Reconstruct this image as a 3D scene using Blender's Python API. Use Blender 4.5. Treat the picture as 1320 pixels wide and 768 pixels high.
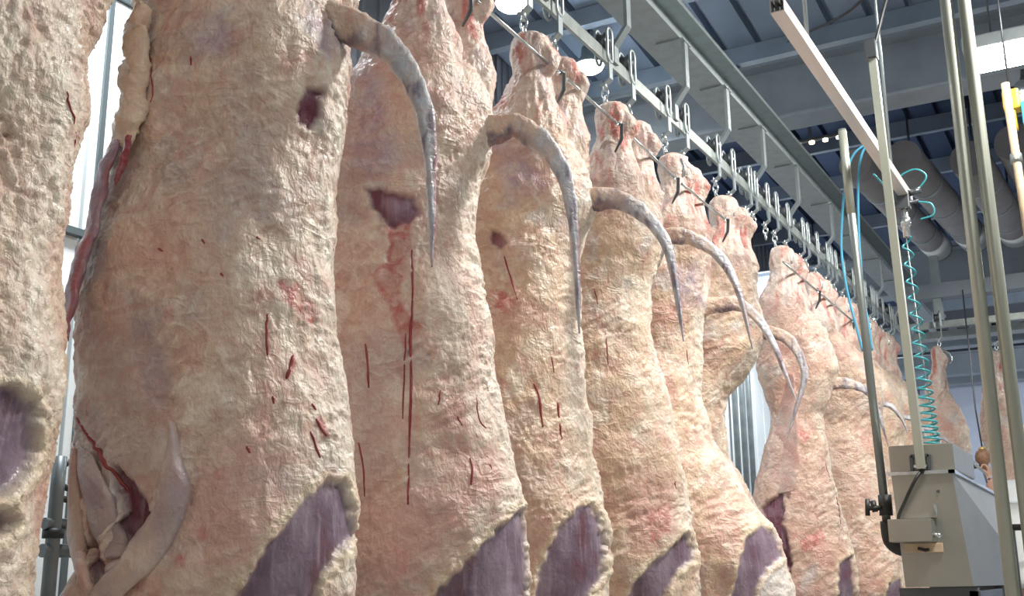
import bpy, bmesh, math, random
import numpy as np
from mathutils import Vector, Matrix, Quaternion
from mathutils.bvhtree import BVHTree

for o in list(bpy.data.objects):
    bpy.data.objects.remove(o)
SC = bpy.context.scene
COL = SC.collection
R = math.radians

# ------------------------------------------------------------------ camera
cam_d = bpy.data.cameras.new('camera')
cam_d.sensor_width = 36.0
cam_d.lens = 36.0 * 1437.0 / 1320.0
cam_d.clip_start = 0.05
cam = bpy.data.objects.new('camera', cam_d)
COL.objects.link(cam)
_p, _y, _r = R(13.9), R(29.3), R(-0.5)
_F = Vector((-math.sin(_y) * math.cos(_p), math.cos(_y) * math.cos(_p), math.sin(_p)))
_R0 = Vector((math.cos(_y), math.sin(_y), 0))
_U0 = _R0.cross(_F)
_RR = math.cos(_r) * _R0 + math.sin(_r) * _U0
_UU = -math.sin(_r) * _R0 + math.cos(_r) * _U0
cam.matrix_world = Matrix(((_RR.x, _UU.x, -_F.x, 0), (_RR.y, _UU.y, -_F.y, 0), (_RR.z, _UU.z, -_F.z, 1.6), (0, 0, 0, 1)))
SC.camera = cam

# ------------------------------------------------------------------ world, exposure, lights
w = bpy.data.worlds.new('hall_air')
SC.world = w
w.use_nodes = True
w.node_tree.nodes['Background'].inputs[0].default_value = (0.62, 0.72, 0.85, 1)
w.node_tree.nodes['Background'].inputs[1].default_value = 0.25
SC.view_settings.view_transform = 'Standard'
SC.view_settings.look = 'None'
SC.view_settings.gamma = 1.0
SC.view_settings.use_curve_mapping = False
SC.view_settings.exposure = 0.18


def area_light(name, loc, size, size_y, power, color=(1, 1, 1), rot=(0, 0, 0)):
    d = bpy.data.lights.new(name, 'AREA')
    d.shape = 'RECTANGLE'
    d.size, d.size_y = size, size_y
    d.energy = power
    d.color = color
    o = bpy.data.objects.new(name, d)
    o.location = loc
    o.rotation_euler = rot
    COL.objects.link(o)
    return o


# aisle high bay lamps outside the frame, plus unseen lights added for the walls
area_light('aisle_lamp_light', (0.6, 5.0, 5.3), 0.9, 0.45, 250, (1, 0.97, 0.92), (0, R(12), 0))
area_light('aisle_lamp_light', (1.8, -1.5, 5.3), 0.9, 0.45, 48, (1, 0.97, 0.92))
area_light('aisle_lamp_light', (1.1, 2.0, 5.3), 0.9, 0.45, 48, (1, 0.97, 0.92))
area_light('far_lamp_light', (1.2, 13.0, 4.9), 0.9, 0.45, 110, (0.95, 0.98, 1))
area_light('wall_fill_light', (-3.7, 3.4, 5.6), 0.6, 0.3, 150, (0.95, 0.98, 1), (0, R(42), 0))  # unseen light added to whiten the left wall, turned toward it
area_light('back_wall_fill_light', (3.2, 18.6, 4.6), 1.2, 0.5, 230, (0.9, 0.94, 1), (R(62), 0, R(48)))  # unseen light added to brighten the back wall
area_light('wall_fill_light', (-3.7, 14.5, 5.6), 0.6, 0.3, 150, (0.95, 0.98, 1), (0, R(42), 0))  # same added wall light again, farther along the left wall


# ------------------------------------------------------------------ material helpers
def mat(name, color, rough=0.5, metal=0.0, noise=0.0, scale=20.0, bump=0.0, stretch=(1, 1, 1), spec=0.5, noise_color=None):
    m = bpy.data.materials.new(name)
    m.use_nodes = True
    nt = m.node_tree
    b = nt.nodes['Principled BSDF']
    b.inputs['Base Color'].default_value = (*color, 1)
    b.inputs['Roughness'].default_value = rough
    b.inputs['Metallic'].default_value = metal
    b.inputs['Specular IOR Level'].default_value = spec
    if noise or bump:
        tc = nt.nodes.new('ShaderNodeTexCoord')
        mp = nt.nodes.new('ShaderNodeMapping')
        mp.inputs['Scale'].default_value = stretch
        nz = nt.nodes.new('ShaderNodeTexNoise')
        nz.inputs['Scale'].default_value = scale
        nz.inputs['Detail'].default_value = 6
        nt.links.new(tc.outputs['Object'], mp.inputs[0])
        nt.links.new(mp.outputs[0], nz.inputs['Vector'])
        if noise:
            mx = nt.nodes.new('ShaderNodeMix')
            mx.data_type = 'RGBA'
            nc = noise_color or tuple(c * 0.5 for c in color)
            mx.inputs[6].default_value = (*color, 1)
            mx.inputs[7].default_value = (*nc, 1)
            mr = nt.nodes.new('ShaderNodeMapRange')
            mr.inputs[1].default_value = 0.42
            mr.inputs[2].default_value = 0.72
            mr.inputs[4].default_value = noise
            nt.links.new(nz.outputs[0], mr.inputs[0])
            nt.links.new(mr.outputs[0], mx.inputs[0])
            nt.links.new(mx.outputs[2], b.inputs['Base Color'])
        if bump:
            bp = nt.nodes.new('ShaderNodeBump')
            bp.inputs['Strength'].default_value = bump
            bp.inputs['Distance'].default_value = 0.01
            nt.links.new(nz.outputs[0], bp.inputs['Height'])
            nt.links.new(bp.outputs[0], b.inputs['Normal'])
    return m


def emit(name, color, strength):
    m = bpy.data.materials.new(name)
    m.use_nodes = True
    b = m.node_tree.nodes['Principled BSDF']
    b.inputs['Base Color'].default_value = (*color, 1)
    b.inputs['Emission Color'].default_value = (*color, 1)
    b.inputs['Emission Strength'].default_value = strength
    return m


M = {
    'white_panel': mat('white_panel', (0.72, 0.77, 0.78), 0.35, 0, 0.25, 3.0, 0, noise_color=(0.55, 0.6, 0.62)),
    'back_panel': mat('back_panel', (0.56, 0.62, 0.76), 0.4, 0, 0.2, 2.0),
    'cladding': mat('cladding', (0.20, 0.22, 0.25), 0.55, 0.2, 0.4, 2.0),
    'trim': mat('trim', (0.13, 0.16, 0.17), 0.4, 0.6),
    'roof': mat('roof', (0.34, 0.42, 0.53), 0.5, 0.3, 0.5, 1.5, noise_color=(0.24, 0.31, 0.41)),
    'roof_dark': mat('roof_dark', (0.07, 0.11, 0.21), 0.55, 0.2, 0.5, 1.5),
    'steel_paint': mat('steel_paint', (0.33, 0.38, 0.43), 0.5, 0.3, 0.5, 4.0, noise_color=(0.22, 0.26, 0.30)),
    'purlin': mat('purlin', (0.46, 0.54, 0.62), 0.45, 0.4, 0.4, 3.0),
    'galv': mat('galvanised', (0.40, 0.45, 0.46), 0.42, 0.7, 0.6, 14, 0.1, noise_color=(0.30, 0.34, 0.34)),
    'rail': mat('worn_rail', (0.42, 0.46, 0.44), 0.38, 0.6, 0.7, 18, 0.15, noise_color=(0.28, 0.31, 0.30)),
    'chrome': mat('bright_steel', (0.66, 0.70, 0.70), 0.25, 0.9, 0.4, 30, noise_color=(0.35, 0.38, 0.38)),
    'dark_steel': mat('dark_steel', (0.12, 0.13, 0.14), 0.4, 0.7),
    'conduit': mat('conduit_paint', (0.20, 0.23, 0.24), 0.42, 0.5, 0.5, 8),
    'pole': mat('pole_zinc', (0.43, 0.45, 0.38), 0.42, 0.5, 0.6, 9, 0.05, (1, 1, 0.25), noise_color=(0.33, 0.34, 0.28)),
    'pole_dark': mat('pole_dark', (0.24, 0.27, 0.26), 0.4, 0.6, 0.5, 8, 0, (1, 1, 0.3)),
    'stainless': mat('stainless', (0.40, 0.395, 0.35), 0.36, 0.85, 0.6, 4.0, 0.03, noise_color=(0.34, 0.335, 0.29)),
    'aluminium': mat('aluminium', (0.74, 0.73, 0.72), 0.38, 0.5, 0.3, 12, 0, (1, 0.1, 1)),
    'rubber': mat('black_rubber', (0.02, 0.022, 0.024), 0.45),
    'hose_blue': mat('blue_hose', (0.08, 0.36, 0.55), 0.35),
    'hose_teal': mat('teal_hose', (0.05, 0.32, 0.36), 0.3),
    'duct': mat('duct_wrap', (0.33, 0.32, 0.33), 0.6, 0.1, 0.5, 5, 0.2, noise_color=(0.24, 0.22, 0.22)),
    'foil': mat('foil', (0.75, 0.78, 0.8), 0.3, 0.5),
    'brown': mat('brown_grip', (0.30, 0.17, 0.10), 0.5, 0, 0.7, 30, noise_color=(0.16, 0.07, 0.06)),
    'brass': mat('brass', (0.62, 0.45, 0.18), 0.35, 0.6),
    'yellow': mat('yellow_paint', (0.75, 0.52, 0.05), 0.4),
    'tan': mat('tan_tape', (0.55, 0.42, 0.28), 0.5, 0, 0.5, 20),
    'cloth': mat('white_coat', (0.82, 0.86, 0.86), 0.8, 0, 0.15, 8, 0.5),
    'skin': mat('skin', (0.60, 0.36, 0.28), 0.5, 0, 0.3, 20),
    'hair': mat('dark_hair', (0.03, 0.025, 0.02), 0.6),
    'boot': mat('white_boot', (0.75, 0.76, 0.74), 0.4),
    'floor': mat('concrete', (0.42, 0.40, 0.38), 0.45, 0, 0.4, 2.0),
    'blood': mat('blood', (0.26, 0.03, 0.035), 0.35, 0, 0.7, 40, noise_color=(0.34, 0.10, 0.09)),
    'lamp_glow': emit('lamp_glow', (1, 0.98, 0.93), 30),
    'small_glow': emit('small_lamp_glow', (0.95, 0.98, 1.0), 25),
    'daylight_glow': emit('daylight_glow', (1.0, 0.78, 0.5), 6),
}


# ------------------------------------------------------------------ object helpers
def link(o, parent=None):
    COL.objects.link(o)
    if parent is not None:
        o.parent = parent
    return o


def tag(o, label=None, cat=None, group=None, kind=None):
    if label: o['label'] = label
    if cat: o['category'] = cat
    if group: o['group'] = group
    if kind: o['kind'] = kind
    return o


def empty(name, loc, label=None, cat=None, group=None, rz=0.0):
    o = bpy.data.objects.new(name, None)
    o.empty_display_size = 0.1
    o.location = loc
    o.rotation_euler = (0, 0, rz)
    COL.objects.link(o)
    return tag(o, label, cat, group)


class MB:
    """collects shapes for one mesh object"""
    def __init__(s):
        s.bm = bmesh.new()

    def box(s, lo, hi, bevel=0.0):
        lo, hi = Vector(lo), Vector(hi)
        t = bmesh.new()
        bmesh.ops.create_cube(t, size=1.0)
        c, d = (lo + hi) / 2, hi - lo
        for v in t.verts:
            v.co = Vector((v.co.x * d.x, v.co.y * d.y, v.co.z * d.z)) + c
        if bevel:
            bmesh.ops.bevel(t, geom=list(t.edges), offset=bevel, segments=2, affect='EDGES', profile=0.6)
        s._add(t)
        return s

    def _add(s, t):
        me = bpy.data.meshes.new('t')
        t.to_mesh(me)
        t.free()
        s.bm.from_mesh(me)
        bpy.data.meshes.remove(me)

    def tube(s, pts, r, n=10, cap=True, flat=1.0, closed=False):
        pts = [Vector(p) for p in pts]
        k = len(pts)
        rs = r if isinstance(r, (list, tuple)) else [r] * k
        up = None
        rings = []
        for i, p in enumerate(pts):
            if closed:
                t = (pts[(i + 1) % k] - pts[i - 1]).normalized()
            else:
                t = (pts[min(i + 1, k - 1)] - pts[max(i - 1, 0)]).normalized()
            if up is None:
                a = Vector((0, 0, 1)) if abs(t.z) < 0.9 else Vector((1, 0, 0))
                up = (a - t * a.dot(t)).normalized()
            else:
                up = (up - t * up.dot(t)).normalized()
            sd = t.cross(up)
            rings.append([s.bm.verts.new(p + (up * math.cos(j * 2 * math.pi / n) * flat + sd * math.sin(j * 2 * math.pi / n)) * rs[i]) for j in range(n)])
        m = k if closed else k - 1
        for i in range(m):
            a, b = rings[i], rings[(i + 1) % k]
            for j in range(n):
                s.bm.faces.new((a[j], a[(j + 1) % n], b[(j + 1) % n], b[j])).smooth = True
        if cap and not closed:
            s.bm.faces.new(list(reversed(rings[0])))
            s.bm.faces.new(rings[-1])
        return s

    def strip(s, pts, width, thick, axis):
        """flat bar swept along pts, width along axis"""
        pts = [Vector(p) for p in pts]
        ax = Vector(axis).normalized()
        k = len(pts)
        rings = []
        for i, p in enumerate(pts):
            t = (pts[min(i + 1, k - 1)] - pts[max(i - 1, 0)]).normalized()
            nrm = t.cross(ax).normalized()
            rings.append([s.bm.verts.new(p + ax * a * width / 2 + nrm * b * thick / 2) for a, b in ((-1, -1), (1, -1), (1, 1), (-1, 1))])
        for i in range(k - 1):
            for j in range(4):
                s.bm.faces.new((rings[i][j], rings[i][(j + 1) % 4], rings[i + 1][(j + 1) % 4], rings[i + 1][j]))
        s.bm.faces.new(list(reversed(rings[0])))
        s.bm.faces.new(rings[-1])
        return s

    def lathe(s, prof, n=20, loc=(0, 0, 0), mtx=None):
        loc = Vector(loc)
        mtx = mtx or Matrix.Identity(3)
        rings = []
        for r, z in prof:
            rings.append([s.bm.verts.new(loc + mtx @ Vector((r * math.cos(j * 2 * math.pi / n), r * math.sin(j * 2 * math.pi / n), z))) for j in range(n)])
        for a, b in zip(rings, rings[1:]):
            for j in range(n):
                s.bm.faces.new((a[j], a[(j + 1) % n], b[(j + 1) % n], b[j])).smooth = True
        s.bm.faces.new(list(reversed(rings[0])))
        s.bm.faces.new(rings[-1])
        return s

    def poly(s, verts, faces):
        vs = [s.bm.verts.new(v) for v in verts]
        for f in faces:
            s.bm.faces.new([vs[i] for i in f])
        return s

    def build(s, name, m, parent=None, kind=None):
        bmesh.ops.recalc_face_normals(s.bm, faces=list(s.bm.faces))
        me = bpy.data.meshes.new(name)
        s.bm.to_mesh(me)
        s.bm.free()
        me.materials.append(m)
        o = bpy.data.objects.new(name, me)
        link(o, parent)
        if kind: o['kind'] = kind
        return o


def copy_tree(o, parent=None):
    c = o.copy()
    COL.objects.link(c)
    if parent is not None:
        c.parent = parent
    for ch in list(o.children):
        copy_tree(ch, c)
    return c


def spline(pts, n):
    """Catmull-Rom through points"""
    P = np.array(pts, float)
    P = np.vstack([2 * P[0] - P[1], P, 2 * P[-1] - P[-2]])
    out = []
    segs = len(P) - 3
    for q in np.linspace(0, segs, n):
        i = min(int(q), segs - 1)
        t = q - i
        a, b, c, d = P[i:i + 4]
        out.append(0.5 * (2 * b + (c - a) * t + (2 * a - 5 * b + 4 * c - d) * t * t + (3 * b - a - 3 * c + d) * t ** 3))
    return np.array(out)


# ------------------------------------------------------------------ structure
floor = MB().box((-5.3, -5, -0.2), (7, 25, 0)).build('floor', M['floor'], None, 'structure')
wl = MB().box((-5.3, -5, 0), (-5.08, 25, 8.4)).build('wall_left', M['cladding'], None, 'structure')
WTOP = 4.95
y = -4.4
pw = 1.2
base = None
for i in range(24):
    if base is None:
        b = MB().box((-5.08, 0.012, 0.02), (-5.0, pw - 0.012, WTOP), 0.006)
        for k in (0.35, 0.7):
            b.box((-5.0, k * pw - 0.06, 0.03), (-4.992, k * pw - 0.045, WTOP - 0.01))
        base = b.build('white_panel', M['white_panel'], wl)
        c = base
    else:
        c = base.copy(); COL.objects.link(c)
    c.location.y = y + i * pw
seam = None
for i in range(1, 24):
    if seam is None:
        seam = MB().box((-5.0, -0.02, 0.02), (-4.985, 0.02, WTOP), 0.004).build('seam_strip', M['trim'], wl)
        c = seam
    else:
        c = seam.copy(); COL.objects.link(c)
    c.location.y = y + i * pw + 0.08
MB().box((-5.0, -4.4, WTOP), (-4.96, 24.4, WTOP + 0.12)).build('top_trim', M['trim'], wl)
sheet = None
for i in range(24):
    if sheet is None:
        b = MB().box((-5.08, 0.01, WTOP + 0.12), (-5.03, pw - 0.01, 8.3))
        for k in range(5):
            b.box((-5.03, 0.1 + k * 0.24, WTOP + 0.13), (-5.005, 0.15 + k * 0.24, 8.3))
        sheet = b.build('cladding_sheet', M['cladding'], wl)
        c = sheet
    else:
        c = sheet.copy(); COL.objects.link(c)
    c.location.y = y + i * pw

wb = MB().box((-5.3, 23.0, 0), (7, 23.2, 8.4)).build('wall_back', M['cladding'], None, 'structure')
base = None
for i in range(9):
    if base is None:
        base = MB().box((0.01, 22.94, 0.02), (1.3, 23.0, 5.1), 0.006).build('back_panel', M['back_panel'], wb)
        c = base
    else:
        c = base.copy(); COL.objects.link(c)
    c.location.x = -5.0 + i * 1.31
MB().box((6.8, -5, 0), (7, 25, 8.4)).build('wall_right', M['white_panel'], None, 'structure')
MB().box((-5.3, -5.2, 0), (7, -5, 8.4)).build('wall_front', M['white_panel'], None, 'structure')

# roof: one bay falling away from the camera, the next one beyond, both of ribbed sheets over purlins
def roof_bay(y0, z0, y1, z1, m, name):
    ce = empty(name, (0, 0, 0)); ce['kind'] = 'structure'
    src = None
    for i in range(12):
        if src is None:
            b = MB()
            prof = [(0, 0), (0.13, 0), (0.14, 0.09), (0.19, 0.09), (0.20, 0), (0.47, 0), (0.48, 0.09), (0.53, 0.09), (0.54, 0), (0.81, 0), (0.82, 0.09), (0.87, 0.09), (0.88, 0), (1.02, 0)]
            vs = []
            for yy, zz in ((y0, z0), (y1, z1)):
                for off in (0, 0.03):
                    for px, pz in prof:
                        vs.append((px, yy, zz + pz + off))
            n = len(prof); fs = []
            for j in range(n - 1):
                fs += [(j, j + 1, 2 * n + j + 1, 2 * n + j), (n + j, 3 * n + j, 3 * n + j + 1, n + j + 1)]
            b.poly(vs, fs)
            src = b.build('roof_sheet', m, ce)
            c = src
        else:
            c = src.copy(); COL.objects.link(c)
        c.location = (-5.2 + i * 1.02, 0, 0)
    return ce

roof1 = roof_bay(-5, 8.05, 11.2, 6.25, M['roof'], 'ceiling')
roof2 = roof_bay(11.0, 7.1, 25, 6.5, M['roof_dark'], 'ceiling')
def roofz(y): return 8.05 + (y + 5) / 16.2 * (6.25 - 8.05)
for yy, dk in ((6.9, 0), (7.75, 0), (8.35, 1), (9.55, 0), (10.2, 1), (10.75, 0), (6.1, 1), (5.2, 0), (4.2, 0), (3, 0), (1.6, 0), (0.2, 0)):
    z = roofz(yy) - 0.005
    b = MB()
    b.box((-5.0, yy - 0.04, z - 0.17), (6.8, yy - 0.02, z))
    b.box((-5.0, yy - 0.02, z - 0.17), (6.8, yy + 0.06, z - 0.15))
    b.build('purlin', M['purlin'], roof1)
for yy in (12.2, 13.6, 15.0, 16.8, 18.6, 20.4, 22.2):
    z = 7.1 + (yy - 11) / 14 * (-0.6)
    MB().box((-5.0, yy - 0.03, z - 0.2), (6.8, yy + 0.05, z)).build('purlin', M['purlin'], roof2)
MB().box((-5.0, 11.12, 6.3), (6.8, 11.2, 7.1)).build('fascia', M['roof_dark'], roof1)

def ibeam_x(y0, z0, depth, width, m, parent, name='roof_beam', x0=-5.0, x1=6.8):
    b = MB()
    b.box((x0, y0 - width / 2, z0), (x1, y0 + width / 2, z0 + 0.025))
    b.box((x0, y0 - width / 2, z0 + depth - 0.025), (x1, y0 + width / 2, z0 + depth))
    b.box((x0, y0 - 0.012, z0 + 0.025), (x1, y0 + 0.012, z0 + depth - 0.025))
    return b.build(name, m, parent)

ibeam_x(8.65, 5.2, 0.52, 0.30, M['steel_paint'], roof1)
ibeam_x(1.6, 5.9, 0.52, 0.30, M['steel_paint'], roof1)
ibeam_x(15.4, 5.2, 0.58, 0.34, M['steel_paint'], roof2)
ibeam_x(18.2, 4.95, 0.4, 0.25, M['steel_paint'], roof2)
ibeam_x(20.6, 4.9, 0.4, 0.25, M['steel_paint'], roof2)
ibeam_x(22.4, 5.0, 0.4, 0.25, M['steel_paint'], roof2)
# diagonal braces and posts between roof and beam
for x, yy in ((-2.9, 9.2), (-1.6, 9.6), (-0.9, 7.9)):
    z = roofz(yy)
    MB().tube([(x, 8.65, 5.7), (x, yy + 0.5, z - 0.16)], 0.03, 6).build('brace', M['steel_paint'], roof1)

# ------------------------------------------------------------------ overhead rail with its I beam and Z brackets
RX = -2.0
rail = empty('overhead_rail', (RX, 6.0, 4.0), 'long galvanised overhead rail on bent brackets under a steel beam above the carcasses', 'rail')
def lrail(b, name, m):
    o = b.build(name, m, rail)
    o.location = (-RX, -6.0, -4.0)
    return o
b = MB(); b.box((RX - 0.009, -2, 3.965), (RX + 0.009, 13.0, 4.03), 0.003); lrail(b, 'rail_bar', M['rail'])
b = MB()
b.box((-2.14, -2, 4.44), (-1.92, 14.5, 4.465)); b.box((-2.14, -2, 4.66), (-1.92, 14.5, 4.685)); b.box((-2.04, -2, 4.465), (-2.025, 14.5, 4.66))
lrail(b, 'i_beam', M['galv'])
brs = [0.9, 1.6, 2.35, 3.1, 3.85, 4.58, 5.38, 6.08, 6.8, 7.62, 8.62, 9.6, 10.5, 11.4, 12.3]
for yy in brs:
    b = MB()
    b.box((-2.06, yy - 0.06, 4.43), (-1.90, yy + 0.06, 4.44))
    b.strip([(-1.915, yy, 4.44), (-1.915, yy, 4.17), (-1.985, yy, 4.08), (-1.985, yy, 3.99)], 0.05, 0.018, (0, 1, 0))
    lrail(b, 'bracket', M['galv'])

# ------------------------------------------------------------------ trolley hooks
def ring_pts(cx, cy, z0, z1, r, n=8):
    pts = []
    for k in range(n + 1):
        a = math.pi * k / n
        pts.append((cx, cy + r * math.cos(a), z1 - r + r * math.sin(a)))
    for k in range(n + 1):
        a = math.pi + math.pi * k / n
        pts.append((cx, cy + r * math.cos(a), z0 + r + r * math.sin(a)))
    return pts

def make_hook():
    t = empty('trolley_hook', (RX, 0, 4.03))
    rot = Matrix.Rotation(R(90), 3, 'Y')
    ro = MB().lathe([(0.006, -0.018), (0.045, -0.018), (0.036, -0.006), (0.036, 0.006), (0.045, 0.018), (0.006, 0.018)], 18, (0, 0, 0.038), rot).build('roller', M['dark_steel'], t)
    for s in (-1, 1):
        MB().tube(ring_pts(s * 0.03, 0, -0.075, 0.10, 0.028), 0.008, 6, closed=True).build('side_loop', M['galv'], t)
    MB().tube([(-0.035, 0, 0.038), (0.035, 0, 0.038)], 0.009, 8).build('axle', M['chrome'], ro)
    MB().strip([(0.03, 0, -0.06), (0.03, 0.0, -0.16), (0.0, 0.0, -0.185), (-0.02, 0, -0.185)], 0.04, 0.008, (0, 1, 0)).build('hanger_strap', M['galv'], t)
    MB().tube([(0, 0, -0.165), (0, 0, -0.215)], 0.011, 8).build('swivel', M['chrome'], t)
    z = -0.208
    for k in range(2):
        pts = []
        for q in range(12):
            a = 2 * math.pi * q / 12
            u, v = 0.015 * math.cos(a), 0.026 * math.sin(a)
            pts.append((u, 0, z - 0.02 + v) if k == 0 else (0, u, z - 0.02 + v))
        MB().tube(pts, 0.0055, 6, closed=True).build('chain_link', M['chrome'], t)
        z -= 0.036
    pts = [(0, 0.0, z + 0.006), (0.03, 0, z - 0.015), (0.085, 0, z - 0.05), (0.105, 0, z - 0.10), (0.10, 0, z - 0.135), (0.08, 0, z - 0.15), (0.05, 0, z - 0.145)]
    MB().tube(pts, [0.009] * (len(pts) - 2) + [0.007, 0.003], 8).build('hook', M['chrome'], t)
    return t

hook0 = make_hook()
_hook_used = False
def place_hook(yy, label, group=None, x=RX, rz=0.0):
    global _hook_used
    if not _hook_used:
        h = hook0; _hook_used = True
    else:
        h = copy_tree(hook0)
    h.location = (x, yy, 4.03)
    h.rotation_euler = (0, 0, rz)
    tag(h, label, 'hook', group or 'trolley hooks on the overhead rail')
    return h

# ------------------------------------------------------------------ noise for flesh relief
_rng = np.random.RandomState(7)
_perm = np.tile(_rng.permutation(256), 3)
_grad = _rng.normal(size=(256, 3)); _grad /= np.linalg.norm(_grad, axis=1)[:, None]

def perlin(P):
    I = np.floor(P).astype(int)
    F = P - I
    I &= 255
    U = F * F * F * (F * (F * 6 - 15) + 10)
    out = 0
    for dx in (0, 1):
        wx = U[:, 0] if dx else 1 - U[:, 0]
        for dy in (0, 1):
            wy = U[:, 1] if dy else 1 - U[:, 1]
            for dz in (0, 1):
                wz = U[:, 2] if dz else 1 - U[:, 2]
                h = _perm[_perm[_perm[I[:, 0] + dx] + I[:, 1] + dy] + I[:, 2] + dz]
                g = _grad[h]
                out = out + wx * wy * wz * (g[:, 0] * (F[:, 0] - dx) + g[:, 1] * (F[:, 1] - dy) + g[:, 2] * (F[:, 2] - dz))
    return out

def fbm(P, f, o=3, seed=0.0):
    P = P * np.asarray(f) + seed * 17.31
    s, a = 0, 1.0
    for k in range(o):
        s = s + a * perlin(P)
        P = P * 2.03 + 5.7
        a *= 0.5
    return s

def ridge(P, f, seed=0.0, o=2):
    P = P * np.asarray(f) + seed * 11.7
    s, a = 0, 1.0
    for k in range(o):
        s = s + a * (1 - np.abs(perlin(P)) * 3.0)
        P = P * 2.1 + 3.3
        a *= 0.5
    return s / 1.5

def sstep(a, b, x):
    t = np.clip((x - a) / (b - a), 0, 1)
    return t * t * (3 - 2 * t)

def mix(c, col, wgt):
    return c * (1 - wgt[:, None]) + np.array(col) * wgt[:, None]

# ------------------------------------------------------------------ flesh material: reads the surface colour of each carcass
def flesh_material():
    m = bpy.data.materials.new('fat_and_flesh')
    m.use_nodes = True
    nt = m.node_tree; L = nt.links
    b = nt.nodes['Principled BSDF']
    at = nt.nodes.new('ShaderNodeAttribute'); at.attribute_name = 'flesh'
    mu = nt.nodes.new('ShaderNodeAttribute'); mu.attribute_name = 'muscle'
    tc = nt.nodes.new('ShaderNodeTexCoord')
    def noise(scale, det, dist=0.0, stretch=(1, 1, 1), rot=(0, 0, 0)):
        mp = nt.nodes.new('ShaderNodeMapping'); mp.inputs['Scale'].default_value = stretch; mp.inputs['Rotation'].default_value = rot
        n = nt.nodes.new('ShaderNodeTexNoise'); n.inputs['Scale'].default_value = scale; n.inputs['Detail'].default_value = det
        n.inputs['Distortion'].default_value = dist
        L.new(tc.outputs['Object'], mp.inputs[0]); L.new(mp.outputs[0], n.inputs['Vector'])
        return n
    def rng(src, a, b_, lo, hi):
        r = nt.nodes.new('ShaderNodeMapRange'); r.inputs[1].default_value = a; r.inputs[2].default_value = b_
        r.inputs[3].default_value = lo; r.inputs[4].default_value = hi
        L.new(src, r.inputs[0]); return r.outputs[0]
    def mixc(fac, a, bcol):
        x = nt.nodes.new('ShaderNodeMix'); x.data_type = 'RGBA'
        L.new(fac, x.inputs[0]); L.new(a, x.inputs[6])
        if isinstance(bcol, tuple): x.inputs[7].default_value = (*bcol, 1)
        else: L.new(bcol, x.inputs[7])
        return x.outputs[2]
    n1 = noise(38, 5, 0.8)
    n2 = noise(16, 4, 1.2, (1, 1, 0.7))
    n3 = noise(120, 4, 0.5, (1, 1, 0.4))
    # stringy membrane: sharp crests running round the flank
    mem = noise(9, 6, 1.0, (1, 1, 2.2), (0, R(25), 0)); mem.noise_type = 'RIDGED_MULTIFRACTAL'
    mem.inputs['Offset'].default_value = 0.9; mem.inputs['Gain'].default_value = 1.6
    wv = noise(30, 5, 0.7, (1, 1, 0.6)); wv.noise_type = 'RIDGED_MULTIFRACTAL'
    wv.inputs['Offset'].default_value = 0.9; wv.inputs['Gain'].default_value = 1.6
    msk = rng(noise(5, 3, 0.8).outputs[0], 0.46, 0.62, 0.0, 1.0)
    c = mixc(rng(n1.outputs[0], 0.5, 0.75, 0, 0.40), at.outputs['Color'], (0.80, 0.70, 0.57))
    c = mixc(rng(n2.outputs[0], 0.52, 0.75, 0, 0.42), c, (0.57, 0.26, 0.21))
    c = mixc(rng(n1.outputs[0], 0.5, 0.25, 0, 0.32), c, (0.42, 0.27, 0.23))
    def mul(a, b_):
        x = nt.nodes.new('ShaderNodeMath'); x.operation = 'MULTIPLY'
        L.new(a, x.inputs[0])
        if isinstance(b_, float): x.inputs[1].default_value = b_
        else: L.new(b_, x.inputs[1])
        return x.outputs[0]
    def addn(a, b_):
        x = nt.nodes.new('ShaderNodeMath'); x.operation = 'ADD'
        L.new(a, x.inputs[0]); L.new(b_, x.inputs[1]); return x.outputs[0]
    crest_glint = mul(rng(mem.outputs[0], 1.0, 2.1, 0, 0.6), msk)
    c = mixc(crest_glint, c, (0.86, 0.79, 0.68))  # highlights painted in: membrane crests mixed paler
    c = mixc(rng(mem.outputs[0], 0.65, 0.1, 0, 0.42), c, (0.46, 0.26, 0.21))  # crevice shade painted in: hollows mixed darker, like redder fat
    # muscle keeps its own colour, with pale fibres
    n4 = noise(55, 3, 0.3, (1, 1, 0.12), (0, R(-35), 0))
    mc = mixc(rng(n4.outputs[0], 0.52, 0.72, 0, 0.5), at.outputs['Color'], (0.38, 0.31, 0.37))
    c = mixc(mu.outputs['Fac'], c, mc)
    L.new(c, b.inputs['Base Color'])
    L.new(rng(n2.outputs[0], 0.35, 0.65, 0.24, 0.50), b.inputs['Roughness'])
    b.inputs['Specular IOR Level'].default_value = 0.5
    hgt = addn(addn(mul(n3.outputs[0], 0.30), mul(n1.outputs[0], 0.8)), addn(mul(mul(mem.outputs[0], 0.32), msk), mul(wv.outputs[0], 0.07)))
    keep = nt.nodes.new('ShaderNodeMapRange'); keep.inputs[3].default_value = 0.7; keep.inputs[4].default_value = 0.25
    L.new(mu.outputs['Fac'], keep.inputs[0])
    bp = nt.nodes.new('ShaderNodeBump'); bp.inputs['Distance'].default_value = 0.015
    L.new(keep.outputs[0], bp.inputs['Strength'])
    L.new(hgt, bp.inputs['Height']); L.new(bp.outputs[0], b.inputs['Normal'])
    return m

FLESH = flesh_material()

def set_flesh(me, col, muscle=None):
    n = len(me.vertices)
    a = me.color_attributes.new('flesh', 'FLOAT_COLOR', 'POINT')
    buf = np.ones((n, 4), np.float32); buf[:, :3] = np.clip(col, 0, 1)
    a.data.foreach_set('color', buf.ravel())
    f = me.attributes.new('muscle', 'FLOAT', 'POINT')
    f.data.foreach_set('value', (np.zeros(n) if muscle is None else muscle).astype(np.float32))
    me.polygons.foreach_set('use_smooth', np.ones(len(me.polygons), bool))
    me.materials.append(FLESH)

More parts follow.
